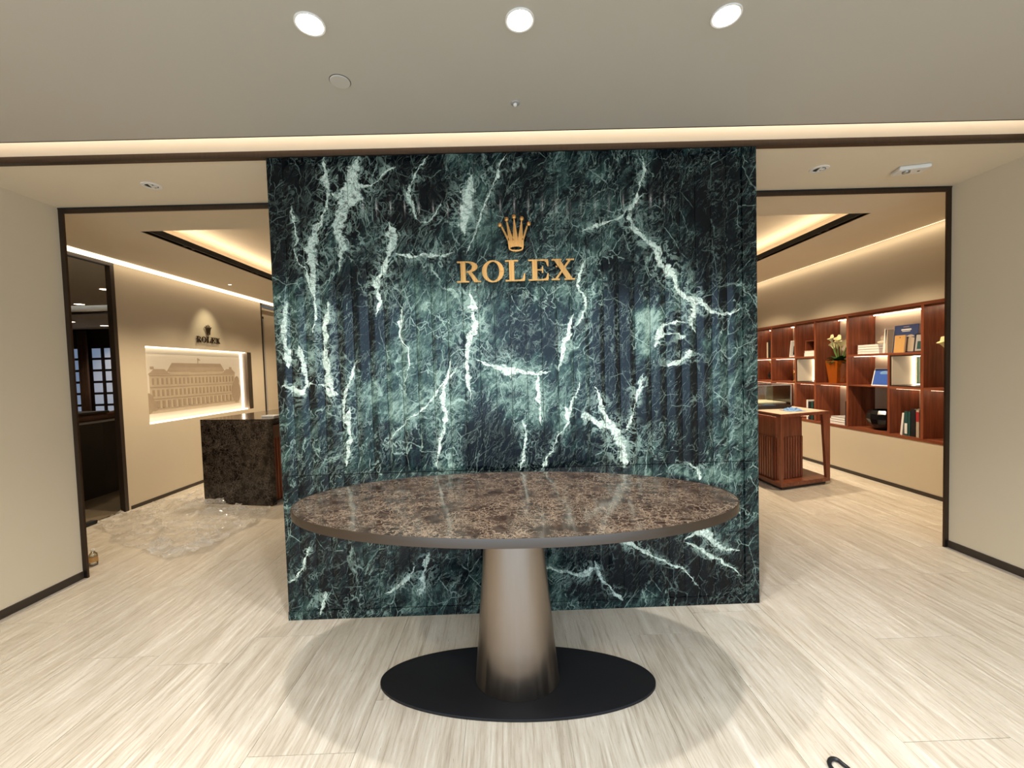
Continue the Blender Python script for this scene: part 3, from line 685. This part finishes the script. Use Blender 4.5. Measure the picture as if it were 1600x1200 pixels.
# ------------------------------------------------------------------ room beyond the left opening
struct('floor_lounge', [(-13, XWL - T, 2.6, 9.4, -.06, .001)], 'stone2')
struct('wall_lounge', [(-13, XWL - T, 9.2, 9.35, 0, 2.95), (-13.1, -13, 2.6, 9.35, 0, 2.95), (-13, XWL - T, 2.45, 2.6, 0, 2.95)], 'dwood')
struct('ceiling_lounge', [(-13, XWL - T, 2.6, 7.0, 2.66, 2.70), (-13, XWL - T, 7.12, 9.3, 2.54, 2.58), (-13, XWL - T, 6.9, 7.2, 2.80, 2.84)], 'ceilw')
struct('trim_lounge', [(-12.9, XWL - T - .01, 7.10, 7.12, 2.535, 2.56)], 'darktrim')
struct('wall_lounge_cove', [(-13, XWL - T - .01, 7.12, 7.14, 2.56, 2.80)], 'cream')
o = bx('cove_light', -12.5, XWL - T - .05, 6.93, 6.97, 2.705, 2.72, 'led'); tag(o, 'warm cove light strip across the lounge ceiling seen through the left opening', 'light')
lounge_l = []
for i, (x, y, z, lab) in enumerate(((-6.914, 6.85, 2.66, 'lounge downlight in front of the lit ceiling step, left one'), (-5.482, 5.80, 2.66, 'lounge downlight nearest to the dark door frame, high up'), (-8.245, 7.98, 2.54, 'small lounge downlight behind the lit ceiling step, left one'), (-8.265, 8.664, 2.54, 'small lounge downlight behind the lit ceiling step, right one'))):
    downlight(x, y, z, .075, 'lampw', lab, None, watts=(60 if i < 2 else 40), color=WARM)
bc = thing('bar_counter', 'dark bar counter with leather roll edge, seen through the left opening', 'counter', (-4.97, 4.2, 0))
bm = bmesh.new(); prism(bm, [(-1.2, 0), (0, 0), (0, .9), (-.04, 1.15), (-.2, 1.4), (-.5, 1.6), (-1.2, 1.7)], .001, .90); obj('body', bm, 'dleather', bc)
bm = bmesh.new(); tube(bm, [(-.02, -.0, .90), (-.02, .9, .90), (-.06, 1.15, .90), (-.2, 1.38, .90)], .022, 10); obj('rail', bm, 'grey', bc, True)
bm = bmesh.new(); tube(bm, [(-.05, 0, .965), (-.05, .9, .965), (-.09, 1.13, .965), (-.23, 1.36, .965)], .05, 12); obj('padded_roll', bm, 'leather', bc, True)
bx('counter_top', -1.2, .0, 0, 1.0, 1.005, 1.03, 'dwood', bc)
# lattice windows with drapes
for wi, (xa, xb) in enumerate(((-10.05, -9.27), (-9.10, -8.30), (-10.95, -10.2))):
    lab = ['lattice window pair', '', '']
    w = D.objects.new('window_%d' % (wi + 1), None); COL.objects.link(w); w.location = (xa, 9.17, .62); w['kind'] = 'structure'
    n = 3; W2 = xb - xa; H2 = 1.52
    bx('window_frame', -.03, W2 + .03, .012, .024, -.03, H2 + .03, 'dwood', w)
    for i in range(n):
        for j in range(6):
            bx('pane', (i + .17) * W2 / n, (i + .83) * W2 / n, 0, .011, (j + .10) * H2 / 6, (j + .90) * H2 / 6, 'window', w)
for k, (xa, xb, lab) in enumerate(((-9.29, -9.09, 'dark drape hanging between the two lattice windows'), (-8.34, -8.1, 'dark drape to the right of the lattice windows'), (-10.24, -10.0, 'dark drape to the left of the lattice windows'))):
    bm = bmesh.new(); n = 24; f = []; 
    for i in range(n + 1):
        x = xa + (xb - xa) * i / n; y = 9.10 + .018 * math.sin(i * 1.9)
        f.append((bm.verts.new((x, y, .02)), bm.verts.new((x, y, 2.5))))
    for a, b in zip(f, f[1:]): bm.faces.new((a[0], b[0], b[1], a[1]))
    o = tag(obj('drape', bm, 'drape', None, True), lab, 'curtain'); sm = o.modifiers.new('s', 'SOLIDIFY'); sm.thickness = .006

# ------------------------------------------------------------------ left reception counter
cA = Vector((-3.402, 4.587, 0)); cB = Vector((-2.554, 4.41, 0)); dx = (cB - cA); Lc = dx.length; ang = math.atan2(dx.y, dx.x)
rc = thing('reception_counter', 'dark brown marble reception counter with slatted red wood side', 'counter', cA, ang)
bx('marble_end', 0, Lc, 0, .07, .0, .905, 'dbrown', rc, .002)
bx('counter_top', 0, Lc + .02, 0, 1.7, .905, .94, 'dbrown', rc, .002)
bx('body', .02, Lc - .09, .07, 1.68, .03, .905, 'dwood', rc)
bx('plinth', .04, Lc - .11, .08, 1.66, .0, .03, 'slot', rc)
bx('leather_band', Lc - .09, Lc - .035, .07, 1.66, .72, .86, 'leather', rc)
for k in range(38):
    bx('slat', Lc - .09, Lc - .055, .078 + k * .042, .106 + k * .042, .03, .72, 'wood', rc)
ob = thing('desk_tray', 'small flat white tray lying on the dark marble counter', 'tray', (-2.66, 4.66, .9405), ang)
bx('tray_base', -.08, .08, -.05, .05, 0, .008, 'white', ob, .003)
bm = bmesh.new()
for b in ((-.08, .08, -.05, -.045, .008, .018), (-.08, .08, .045, .05, .008, .018), (-.08, -.075, -.045, .045, .008, .018), (.075, .08, -.045, .045, .008, .018)): box(bm, *b)
obj('tray_rim', bm, 'white', ob)

# ------------------------------------------------------------------ plastic sheet on the floor
def inside(pt, poly):
    x, y = pt; r = False; n = len(poly)
    for i in range(n):
        x1, y1 = poly[i]; x2, y2 = poly[(i + 1) % n]
        if (y1 > y) != (y2 > y) and x < (x2 - x1) * (y - y1) / (y2 - y1) + x1: r = not r
    return r
outl = [un(u, v, 'z', 0)[:2] for u, v in ((140, 817), (165, 806), (205, 799), (235, 792), (262, 782), (290, 775), (316, 762), (322, 789), (350, 790), (380, 793), (425, 798), (410, 812), (398, 822), (350, 845), (330, 862), (300, 868), (262, 876), (215, 862), (190, 855), (168, 848), (172, 838), (160, 830), (145, 826))]
outl = [(max(a, XWL + .012), b) for a, b in outl]
xs_ = [p[0] for p in outl]; ys_ = [p[1] for p in outl]
bm = bmesh.new(); g = .0165; nx = int((max(xs_) - min(xs_)) / g) + 2; ny = int((max(ys_) - min(ys_)) / g) + 2; vv = {}
cn, sn = math.cos(ang), math.sin(ang)
for i in range(nx):
    for j in range(ny):
        x = min(xs_) + i * g; y = min(ys_) + j * g
        jx = x + .03 * noise.noise((x * 5, y * 5, 3)); jy = y + .03 * noise.noise((x * 5, y * 5, 9))
        if not inside((jx, jy), outl): continue
        lx = (x - cA.x) * cn + (y - cA.y) * sn; ly = -(x - cA.x) * sn + (y - cA.y) * cn
        if -.012 < lx < Lc + .03 and ly > -.012: continue
        r1 = 1 - abs(noise.noise((x * 2.0 + y * 1.5, y * 3.4 - x, 1.7))) * 2; r2 = 1 - abs(noise.noise((x * 5 + y * 3, y * 8 - x * 3, 5.7))) * 2; r3 = 1 - abs(noise.noise((x * 19, y * 19, 8.7))) * 2
        h = .004 + .042 * max(0, r1) ** 5 + .030 * max(0, r2) ** 5 + .004 * max(0, r3) ** 2
        dC = math.hypot(x + 3.2, y - 4.5); h += .05 * math.exp(-(dC / .28) ** 2) * (.6 + .6 * max(0, r2))
        vv[(i, j)] = bm.verts.new((x, y, h))
for (i, j) in list(vv):
    q = [(i, j), (i + 1, j), (i + 1, j + 1), (i, j + 1)]
    if all(k in vv for k in q): bm.faces.new([vv[k] for k in q])
bmesh.ops.delete(bm, geom=[v for v in bm.verts if not v.link_faces], context='VERTS')
tag(obj('plastic_sheet', bm, 'film', None, True), 'crumpled clear plastic sheet spread on the floor before the dark counter', 'plastic sheet')

# small clear bottle by the left jamb
bt = thing('water_bottle', 'small clear bottle standing by the foot of the left door frame', 'bottle', (-3.185, 3.13, 0))
bm = bmesh.new(); lathe(bm, [(.020, .001), (.026, .004), (.027, .04), (.025, .055), (.027, .07), (.024, .088), (.012, .102), (.011, .112)], 24); obj('body', bm, 'glass', bt, True)
bm = bmesh.new(); lathe(bm, [(.0275, .03), (.0275, .066)], 24); obj('label_band', bm, 'tan', bt, True)
bm = bmesh.new(); lathe(bm, [(.0125, .112), (.0125, .124), (.011, .126)], 18); obj('cap', bm, 'white', bt, True)

# black cable loop, bottom right
cp = [un(u, v, 'z', .007) for u, v in ((1345, 1222), (1327, 1202), (1317, 1194), (1309, 1187.5), (1302, 1185.5), (1297, 1187.5), (1295.5, 1192), (1298, 1198), (1304, 1206), (1313, 1222), (1330, 1250))]
sm_ = []
for i in range(len(cp) - 1):
    p0, p1, p2, p3 = cp[max(i - 1, 0)], cp[i], cp[i + 1], cp[min(i + 2, len(cp) - 1)]
    for k in range(6):
        s = k / 6; sm_.append(.5 * ((2 * p1) + (p2 - p0) * s + (2 * p0 - 5 * p1 + 4 * p2 - p3) * s * s + (3 * p1 - p0 - 3 * p2 + p3) * s ** 3))
bm = bmesh.new(); tube(bm, sm_, .0068, 10)
tag(obj('cable', bm, 'cable', None, True), 'thick black cable loop lying on the floor at the bottom right', 'cable')

# ------------------------------------------------------------------ bookcase
bk = thing('bookcase', 'long red walnut bookcase with lit bays recessed in the right wall', 'bookcase', (XWR, 0, 0))
F = .028
DV = {'near': BY0 + .014, 'A': 4.062, 'B': 4.966, 'C': 5.492, 'D': 5.872, 'E': 6.40, 'F': 6.93, 'G': 7.46, 'H': BY1 - .014}
S1, S2 = 1.435, 1.075
bx('top_board', -.004, BD, BY0, BY1, 1.910, 1.942, 'woodh', bk)
bx('bottom_board', -.004, BD, BY0, BY1, .543, .573, 'woodh', bk)
for k, y in DV.items(): bx('divider', -.003, BD - .006, y - F / 2, y + F / 2, .573, 1.910, 'wood', bk)
bx('back_panel', BD - .006, BD, BY0, BY1, .573, 1.910, 'cream', bk)
SUB = 4.425
def shelf(y0, y1, z, t=.026): bx('shelf', -.002, BD - .006, y0, y1, z - t / 2, z + t / 2, 'woodh', bk)
def led(y0, y1, z):
    bx('light_strip', .288, .300, y0 + .02, y1 - .02, z - .007, z - .001, 'ledb', bk); bx('light_strip', .045, .053, y0 + .03, y1 - .03, z - .005, z - .001, 'ledf', bk)
ks = list(DV.items())
for (ka, ya), (kb, yb) in zip(ks, ks[1:]):
    a, b = ya + F / 2, yb - F / 2
    led(a, b, 1.910)
    bx('valance', .02, .035, a, b, 1.890, 1.910, 'woodh', bk)
    if ka == 'near' or ka == 'B': shelf(a, b, S2); led(a, b, S2 - .013)
    elif ka == 'A':
        shelf(a, b, S1); shelf(a, SUB - .012, S2); shelf(SUB + .012, b, S2, .010)
        bx('divider', -.001, BD - .006, SUB - .012, SUB + .012, .573, S1 - .013, 'wood', bk)
        led(SUB + .012, b, S1 - .013); led(a, SUB - .012, S2 - .013)
    else:
        shelf(a, b, S1); shelf(a, b, S2); led(a, b, S2 - .013)
        if ka != 'C': led(a, b, S1 - .013)
# lit display boxes
def display_box(y0, y1, label):
    t = thing('display_box', label, 'display box', (XWR, y0, S2 + .013)); w = y1 - y0; h = S1 - S2 - .026
    for b in ((.004, .30, 0, .012, 0, h), (.004, .30, w - .012, w, 0, h), (.004, .30, .012, w - .012, 0, .012), (.004, .30, .012, w - .012, h - .012, h)): bx('frame', *b, 'dwood', t)
    bx('lining', .285, .30, .012, w - .012, .012, h - .012, 'dgreen', t)
    bx('side_lining', .01, .284, w - .018, w - .012, .013, h - .013, 'cream', t)
    bx('light_strip', .24, .25, w - .030, w - .019, .02, h - .02, 'ledb', t); bx('light_strip', .24, .25, .03, w - .032, h - .022, h - .013, 'ledb', t); bx('light_strip', .24, .25, .03, w - .032, .013, .020, 'ledb', t)
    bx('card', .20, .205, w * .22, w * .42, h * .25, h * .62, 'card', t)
    bx('card_stand', .205, .23, w * .28, w * .36, .013, h * .5, 'brass', t)
display_box(4.062 + .014, SUB - .012, 'lit display box with green lining, nearest in the bookcase')
display_box(5.492 + .014, 5.872 - .014, 'lit display box with green lining, farther along behind the table')

# things on the shelves (x measured into the bookcase from the wall face)
BT = {'bot': .573, 's2': S2 + .013, 's2t': S2 + .005, 's1': S1 + .013}
def book(y, z, w, h, d, mat, label, x=.06, lean=0, flatlie=False, rz=0, group='books on the bookcase shelves', title=False):
    """upright: w thickness along the shelf, h height, d depth. flat: w along the shelf, h thickness, d depth"""
    t = thing('book', label, 'book', (XWR + x, y, z), rz, group); t.rotation_euler = (lean, 0, rz)
    c = .0025
    if flatlie:
        bx('cover', 0, d, 0, w, 0, c, mat, t); bx('cover', 0, d, 0, w, h - c, h, mat, t); bx('pages', .003, d - .001, .003, w - .003, c, h - c, 'paper', t)
    else:
        bx('cover', 0, d, 0, c, 0, h, mat, t); bx('cover', 0, d, w - c, w, 0, h, mat, t); bx('spine', -.001, .002, 0, w, 0, h, mat, t); bx('pages', .002, d - .002, c, w - c, .003, h - .004, 'paper', t)
    return t
# wide top bay: flat stack
for i, (w, h, m) in enumerate(((.29, .030, 'paper'), (.285, .024, 'paper'), (.28, .030, 'grey'), (.275, .022, 'paper'))):
    z = BT['s1'] + sum((.030, .024, .030, .022)[:i]) + .0006 * i
    book(4.605 + .004 * i, z, w, h, .20, m, ['lowest white book of the flat stack in the wide top bay', 'second white book from below in the flat stack of the top bay', 'greyish book third from below in the top bay stack', 'topmost white book of the flat stack in the wide top bay'][i], flatlie=True)
bm = bmesh.new(); bmesh.ops.create_icosphere(bm, subdivisions=3, radius=.03)
for v in bm.verts: v.co = Vector((v.co.x * 1.0, v.co.y * 1.5, v.co.z * .55)) * (1 + .25 * noise.noise(v.co * 40))
o = tag(obj('seashell', bm, 'cream', None, True), 'small pale shell ornament on top of the flat white book stack', 'ornament'); o.location = (XWR + .14, 4.66, BT['s1'] + .126)
book(4.535, BT['s1'], .028, .265, .2, 'paper', 'white book leaning left next to the flat stack, top bay', lean=.10)
book(4.500, BT['s1'], .028, .262, .2, 'beige', 'pale upright book beside the large navy book, top bay')
# large navy book shown front on
t = thing('book', 'large navy illustrated book standing cover out in the wide top bay', 'book', (XWR + .10, 4.225, BT['s1']), 0, 'books on the bookcase shelves'); t.rotation_euler = (0, .10, 0)
bx('cover', 0, .003, 0, .265, 0, .295, 'navy', t); bx('pages', .003, .030, .002, .262, .002, .293, 'paper', t); bx('cover', .030, .033, 0, .265, 0, .295, 'navy', t); bx('spine', -.001, .034, .265, .270, 0, .295, 'beige', t)
bx('title', -.0015, 0, .075, .185, .238, .252, 'paper', t); bx('subtitle', -.0015, 0, .085, .175, .224, .230, 'paper', t); bx('author_line', -.0015, 0, .10, .165, .272, .277, 'beige', t)
bm = bmesh.new(); M_ = Matrix(((0, 0, 1, -.0018), (1, 0, 0, 0), (0, 1, 0, 0), (0, 0, 0, 1)))
for p in ([(.03, .01), (.12, .01), (.12, .15), (.08, .165), (.03, .15)], ell(.075, .165, .04, .022, 0, 180, 10)): prism(bm, p, 0, .0015, M_)
obj('cover_picture', bm, 'beige', t)
t = thing('book', 'slim tan notebook propped against the navy book', 'book', (XWR + .06, 4.315, BT['s1']), 0, 'books on the bookcase shelves'); t.rotation_euler = (0, .09, 0)
bx('cover', 0, .002, 0, .118, 0, .185, 'tan', t); bx('pages', .002, .012, .001, .117, .001, .184, 'paper', t); bx('cover', .012, .014, 0, .118, 0, .185, 'tan', t); bx('clasp', -.002, 0, .055, .061, .155, .168, 'dwood', t)
def picture(y, z, w, h, fm, pm, label, lean, x=.1, rz=0):
    t = thing('picture_frame', label, 'picture frame', (XWR + x, y, z), rz); t.rotation_euler = (0, lean, rz)
    bm = bmesh.new(); e = .010
    for b in ((0, .012, 0, w, 0, e), (0, .012, 0, w, h - e, h), (0, .012, 0, e, e, h - e), (0, .012, w - e, w, e, h - e)): box(bm, *b)
    obj('frame', bm, fm, t); bx('photo', .003, .010, e, w - e, e, h - e, pm, t); return t
pA = picture(4.085, BT['s1'], .13, .19, 'bookblk', 'grey', 'dark framed photograph leaning in the corner right of the navy book', .12, .06)
bx('photo_scene', .0015, .003, .03, .10, .03, .11, 'teal', pA)
pB = picture(4.50, BT['s2t'], .24, .205, 'paper', 'blue', 'white framed blue photograph standing above the black bowl', .22, .09, .0)
bm = bmesh.new(); prism(bm, ell(.10, .145, .065, .028, 0, 180, 12) + [(.05, .135), (.15, .135)], 0, .001, Matrix(((0, 0, 1, .002), (1, 0, 0, 0), (0, 1, 0, 0), (0, 0, 0, 1)))); obj('photo_wave', bm, 'cloth', pB)
# bowl
bm = bmesh.new(); lathe(bm, [(.06, 0), (.10, .012), (.150, .07), (.168, .125), (.160, .185), (.135, .225), (.125, .227), (.120, .215), (.13, .13), (.05, .03), (.001, .028)], 14)
o = tag(obj('bowl', bm, 'blackgl', None), 'large black faceted bowl in the bottom bay under the blue photograph', 'bowl'); o.location = (XWR + .175, 4.66, BT['bot'])
# bottom bay books
for i, (w, h, m, lab, ln) in enumerate(((.022, .235, 'paper', 'leaning white and green book at the left of the bottom near row', .10), (.036, .255, 'teal', 'teal book with white label in the bottom near row', 0), (.024, .25, 'teal', 'slim teal book beside the black one, bottom near row', 0), (.050, .285, 'bookblk', 'tall black book in the bottom near row', 0), (.030, .28, 'beige', 'red and beige book at the right end of the bottom near row', 0))):
    y = (4.300, 4.240, 4.212, 4.156, 4.120)[i]
    b_ = book(y, BT['bot'], w, h, .2, m, lab, lean=ln, x=.03)
    if i == 1: bx('spine_label', -.002, -.001, .004, w - .004, .02, .13, 'paper', b_)
    if i == 4: bx('spine_band', -.002, -.001, 0, w, .16, .26, 'red', b_)
# B-C bottom
for i, (w, h, m, lab) in enumerate(((.25, .035, 'grey', 'lowest book of the grey stack in the bottom middle bay'), (.24, .028, 'paper', 'middle white book of the stack in the bottom middle bay'), (.22, .030, 'grey', 'top book of the stack in the bottom middle bay'))):
    book(5.045, BT['bot'] + (0, .0355, .064)[i], w, h, .2, m, lab, flatlie=True, x=.03)
book(4.99, BT['bot'], .045, .30, .2, 'bookblk', 'tall dark upright book beside the grey stack, bottom middle bay', x=.03)
# C-D
for i, (w, h, m, lab) in enumerate(((.22, .045, 'paper', 'lower white book under the brown box, small top bay'), (.21, .030, 'paper', 'upper white book under the brown box, small top bay'))):
    book(5.52, BT['s1'] + (0, .0455)[i], w, h, .2, m, lab, flatlie=True, x=.03)
wb = thing('wooden_box', 'open brown wooden box standing on the white books', 'box', (XWR + .04, 5.525, BT['s1'] + .0765))
bm = bmesh.new()
for b in ((0, .16, 0, .008, 0, .14), (0, .16, .192, .2, 0, .14), (0, .16, .008, .192, 0, .008), (0, .16, .008, .192, .132, .14)): box(bm, *b)
obj('shell', bm, 'wood', wb); bx('back', .152, .16, .008, .192, .008, .132, 'dwood', wb)
for i, (w, h, m, lab) in enumerate(((.028, .27, 'paper', 'white book, left of the dark ones in the small bottom bay'), (.045, .25, 'bookblk', 'black book in the small bottom bay'), (.030, .255, 'teal', 'teal book in the small bottom bay'), (.04, .262, 'dwood', 'brown book leaning on the divider of the small bottom bay'))):
    book((5.665, 5.615, 5.575, 5.525)[i], BT['bot'] + 0, w, h, .2, m, lab, x=.03)
# D-E, E-F
pC = picture(5.90, BT['s1'], .17, .24, 'paper', 'grey', 'white photo card with dark figure in the fourth top bay', .1, .05)
bx('photo_figure', .0015, .003, .05, .10, .03, .16, 'bookblk', pC)
for k, (y, h) in enumerate(((5.91, .15), (5.965, .21), (6.02, .17))):
    t = thing('ornament', ['short brass figurine nearest the divider in the fourth bay', 'tallest brass figurine, middle one of three', 'slender brass figurine, farthest of the three'][k], 'ornament', (XWR + .09, y, BT['s2']), 0, 'brass figurines')
    bm = bmesh.new(); lathe(bm, [(.022, 0), (.022, .012), (.008, .02), (.006, h * .5), (.014, h * .6), (.017, h * .7), (.008, h * .82)], 16); obj('body', bm, 'brass', t, True)
    bm = bmesh.new(); lathe(bm, [(.001, h * .80), (.012, h * .84), (.014, h * .92), (.001, h)], 14); obj('head', bm, 'brass', t, True)
for i, (y, w, h, m, lab) in enumerate(((6.43, .05, .29, 'bookblk', 'black book at the right end of the far top bay'), (6.485, .04, .27, 'dwood', 'dark brown book second from right in the far top bay'), (6.53, .035, .25, 'beige', 'beige brown book third from right in the far top bay'))):
    book(y, BT['s1'], w, h, .2, m, lab, x=.03)

def lily_bunch(name, x, y, z, n, vase, label, R=.16, hh=.30, seed=1, leaves=26):
    rnd = random.Random(seed)
    t = thing(name, label, 'flower vase', (x, y, z))
    for k in range(n):
        a = rnd.uniform(0, 2 * PI); rr = R * rnd.uniform(.4, 1); top = Vector((min(rr * math.cos(a), .12), rr * math.sin(a), vase + hh * rnd.uniform(.55, 1)))
        bm = bmesh.new(); tube(bm, [(0, 0, vase * .55), (top.x * .3, top.y * .3, vase + .02), (top.x * .7, top.y * .7, vase + (top.z - vase) * .6), top], .004, 6); st = obj('stem', bm, 'stem', t, True)
        ax = Vector((top.x * .8, top.y * .8, .18)).normalized(); q = Vector((0, 0, 1)).rotation_difference(ax).to_matrix().to_4x4()
        bm = bmesh.new(); pr2 = [(.004, -.005), (.010, .012), (.018, .035), (.030, .055), (.040, .062)]
        rg = []
        for r, zz in pr2: rg.append([bm.verts.new(Matrix.Translation(top) @ q @ Vector((r * math.cos(2 * PI * i / 12), r * math.sin(2 * PI * i / 12), zz + (r * .9 if i in (0, 1, 11) else 0)))) for i in range(12)])
        for A, B in zip(rg, rg[1:]):
            for i in range(12): bm.faces.new((A[i], A[(i + 1) % 12], B[(i + 1) % 12], B[i]))
        obj('flower', bm, 'petal', st, True, fix=False)
    for k in range(leaves):
        a = rnd.uniform(0, 2 * PI); L = R * rnd.uniform(.45, .95); d = Vector((min(math.cos(a), .7), math.sin(a), rnd.uniform(.12, 1.5))).normalized(); s = d.cross(Vector((0, 0, 1))).normalized()
        b = Vector((0, 0, vase - .01)); bm = bmesh.new(); prev = None
        for i in range(6):
            u = i / 5; c = b + d * L * u - Vector((0, 0, .05 * u * u)); w = .032 * math.sin(PI * (.08 + .9 * u)) + .001
            cur = (bm.verts.new(c - s * w), bm.verts.new(c + Vector((0, 0, -.005))), bm.verts.new(c + s * w))
            if prev: bm.faces.new((prev[0], cur[0], cur[1], prev[1])); bm.faces.new((prev[1], cur[1], cur[2], prev[2]))
            prev = cur
        obj('leaf', bm, 'leaf', t, True, fix=False)
    return t
l1 = lily_bunch('flower_vase', XWR + .135, 5.26, BT['s2'], 13, .29, 'cream calla lilies in a tall amber glass vase on the bookcase', .17, .24, 4, 80)
bm = bmesh.new(); prism(bm, [(-.075, -.045), (.075, -.045), (.075, .045), (-.075, .045)], 0, .001)
bmesh.ops.delete(bm, geom=bm.verts[:], context='VERTS')
for z0, z1, a, b in ((0, .29, .062, .098),):
    lo = [bm.verts.new((sx * .08, sy * a, z0)) for sx, sy in ((-1, -1), (1, -1), (1, 1), (-1, 1))]; hi = [bm.verts.new((sx * .10, sy * b, z1)) for sx, sy in ((-1, -1), (1, -1), (1, 1), (-1, 1))]
    for i in range(4): bm.faces.new((lo[i], lo[(i + 1) % 4], hi[(i + 1) % 4], hi[i]))
    bm.faces.new(lo[::-1])
v_ = obj('vase', bm, 'amber', l1); v_['label'] = 'tapered amber glass vase'
l2 = lily_bunch('flower_vase', XWR + .13, 3.86, BT['s2'], 5, .27, 'cream lilies in a clear vase, cut off by the right door frame', .16, .20, 9, 8)
bm = bmesh.new(); lathe(bm, [(.05, 0), (.055, .004), (.075, .27)], 20); obj('vase', bm, 'glass', l2, True)
l3 = lily_bunch('potted_flowers', XWR + .13, 6.52, BT['s2'], 6, .14, 'yellow flowers in a round black pot in the far bay', .08, .13, 14, 10)
bm = bmesh.new(); lathe(bm, [(.04, 0), (.085, .03), (.10, .08), (.08, .13), (.05, .15)], 20); obj('pot', bm, 'blackgl', l3, True)

# ------------------------------------------------------------------ display table on the right
dt = thing('display_table', 'red walnut display table with slatted cabinet and open side leg', 'table', (0, 0, 0))
P0, P1, P2, P3 = (2.915, 4.345), (3.60, 4.537), (3.60, 5.75), (2.915, 5.56)
def inset(pts, d):
    cx = sum(p[0] for p in pts) / 4; cy = sum(p[1] for p in pts) / 4
    return [(p[0] + (d if p[0] < cx else -d), p[1] + (d if p[1] < cy else -d)) for p in pts]
PT = [P0, P1, P2, P3]
bm = bmesh.new(); prism(bm, inset(PT, .03), .001, .035); obj('plinth', bm, 'dwood', dt)
bm = bmesh.new(); prism(bm, PT, .035, .075); obj('base_frame', bm, 'woodh', dt)
bm = bmesh.new(); prism(bm, PT, .790, .822); obj('top_frame', bm, 'woodh', dt)
bm = bmesh.new(); prism(bm, inset(PT, .022), .822, .8235); obj('top_inlay', bm, 'beige', dt)
bm = bmesh.new(); prism(bm, [(2.96, 4.50), (3.33, 4.605), (3.33, 5.56), (2.96, 5.45)], .075, .790); obj('cabinet', bm, 'wood', dt)
bm = bmesh.new(); prism(bm, [(2.915, 4.345), (2.945, 4.353), (2.945, 4.383), (2.915, 4.375)], .075, .790); obj('leg', bm, 'wood', dt)
bm = bmesh.new(); prism(bm, [(2.915, 5.53), (2.945, 5.538), (2.945, 5.568), (2.915, 5.56)], .075, .790); obj('leg', bm, 'wood', dt)
for yy in (0, 1.18):
    bm = bmesh.new(); lo, hi = .050, .105
    a = [bm.verts.new(q) for q in ((3.60 - lo, 4.537 - lo * .28 + yy, .075), (3.60, 4.537 + yy, .075), (3.60, 4.575 + yy, .075), (3.60 - lo, 4.575 - lo * .28 + yy, .075))]
    b = [bm.verts.new(q) for q in ((3.60 - hi, 4.537 - hi * .28 + yy, .790), (3.60, 4.537 + yy, .790), (3.60, 4.575 + yy, .790), (3.60 - hi, 4.575 - hi * .28 + yy, .790))]
    bm.faces.new(a[::-1]); bm.faces.new(b)
    for i in range(4): bm.faces.new((a[i], a[(i + 1) % 4], b[(i + 1) % 4], b[i]))
    obj('panel_leg', bm, 'wood', dt)
sl0 = None
for k in range(22):
    y = 4.53 + k * .042
    bx('slat', 2.945, 2.960, y, y + .026, .08, .545, 'wood', dt)
for k in range(10):
    u = (k + .25) / 10; bx('slat', 2.96 + .37 * u, 2.96 + .37 * u + .022, -.012 + 4.50 + .105 * u, 4.503 + .105 * u + .01, .08, .545, 'wood', dt)
bx('light_strip', 2.935, 2.944, 4.45, 5.5, .785, .789, 'ledt', dt)
bx('light_strip', 3.0, 3.30, 4.455, 4.462, .785, .789, 'ledt', dt)
# glass showcase
gc = thing('showcase', 'glass showcase with cream pad standing on the display table', 'showcase', (2.99, 4.88, .8236))
bx('base', 0, .42, 0, .5, 0, .04, 'dwood', gc, .004)
bx('tray', .02, .40, .02, .48, .04, .052, 'bronze', gc); bx('pad', .04, .38, .04, .46, .052, .075, 'cream', gc, .006)
bx('pane', .004, .416, .004, .008, .042, .28, 'glass', gc); bx('pane', .004, .416, .492, .496, .042, .28, 'glass', gc); bx('pane', .004, .008, .008, .492, .042, .28, 'glass', gc); bx('pane', .412, .416, .008, .492, .042, .28, 'glass', gc); bx('pane', .004, .416, .004, .496, .28, .284, 'glass', gc)
bm = bmesh.new()
for b in ((.002, .010, .002, .010, .04, .286), (.410, .418, .002, .010, .04, .286), (.002, .010, .490, .498, .04, .286), (.410, .418, .490, .498, .04, .286), (.010, .410, .002, .007, .280, .286), (.002, .007, .010, .490, .280, .286), (.413, .418, .010, .490, .280, .286), (.010, .410, .493, .498, .280, .286)): box(bm, *b)
obj('edge_frame', bm, 'grey', gc)
# cloth
bm = bmesh.new(); n = 26; grid = []
for i in range(n):
    row = []
    for j in range(n):
        u, v = i / (n - 1) - .5, j / (n - 1) - .5; r = math.hypot(u, v)
        x = u * .20 + .02 * noise.noise((u * 4, v * 4, 2)); y = v * .17 + .02 * noise.noise((u * 4, v * 4, 7))
        h = .003 + .030 * max(0, 1 - abs(noise.noise((u * 6, v * 5, 4))) * 3) * max(0, 1 - (2 * r) ** 3 * .9) + .012 * max(0, 1 - 2 * r)
        row.append(bm.verts.new((x, y, h)))
    grid.append(row)
for i in range(n - 1):
    for j in range(n - 1): bm.faces.new((grid[i][j], grid[i + 1][j], grid[i + 1][j + 1], grid[i][j + 1]))
o = tag(obj('cleaning_cloth', bm, 'cloth', None, True), 'crumpled light blue cloth on the display table in front of the glass case', 'cloth')
o.location = (3.27, 4.66, .8236)
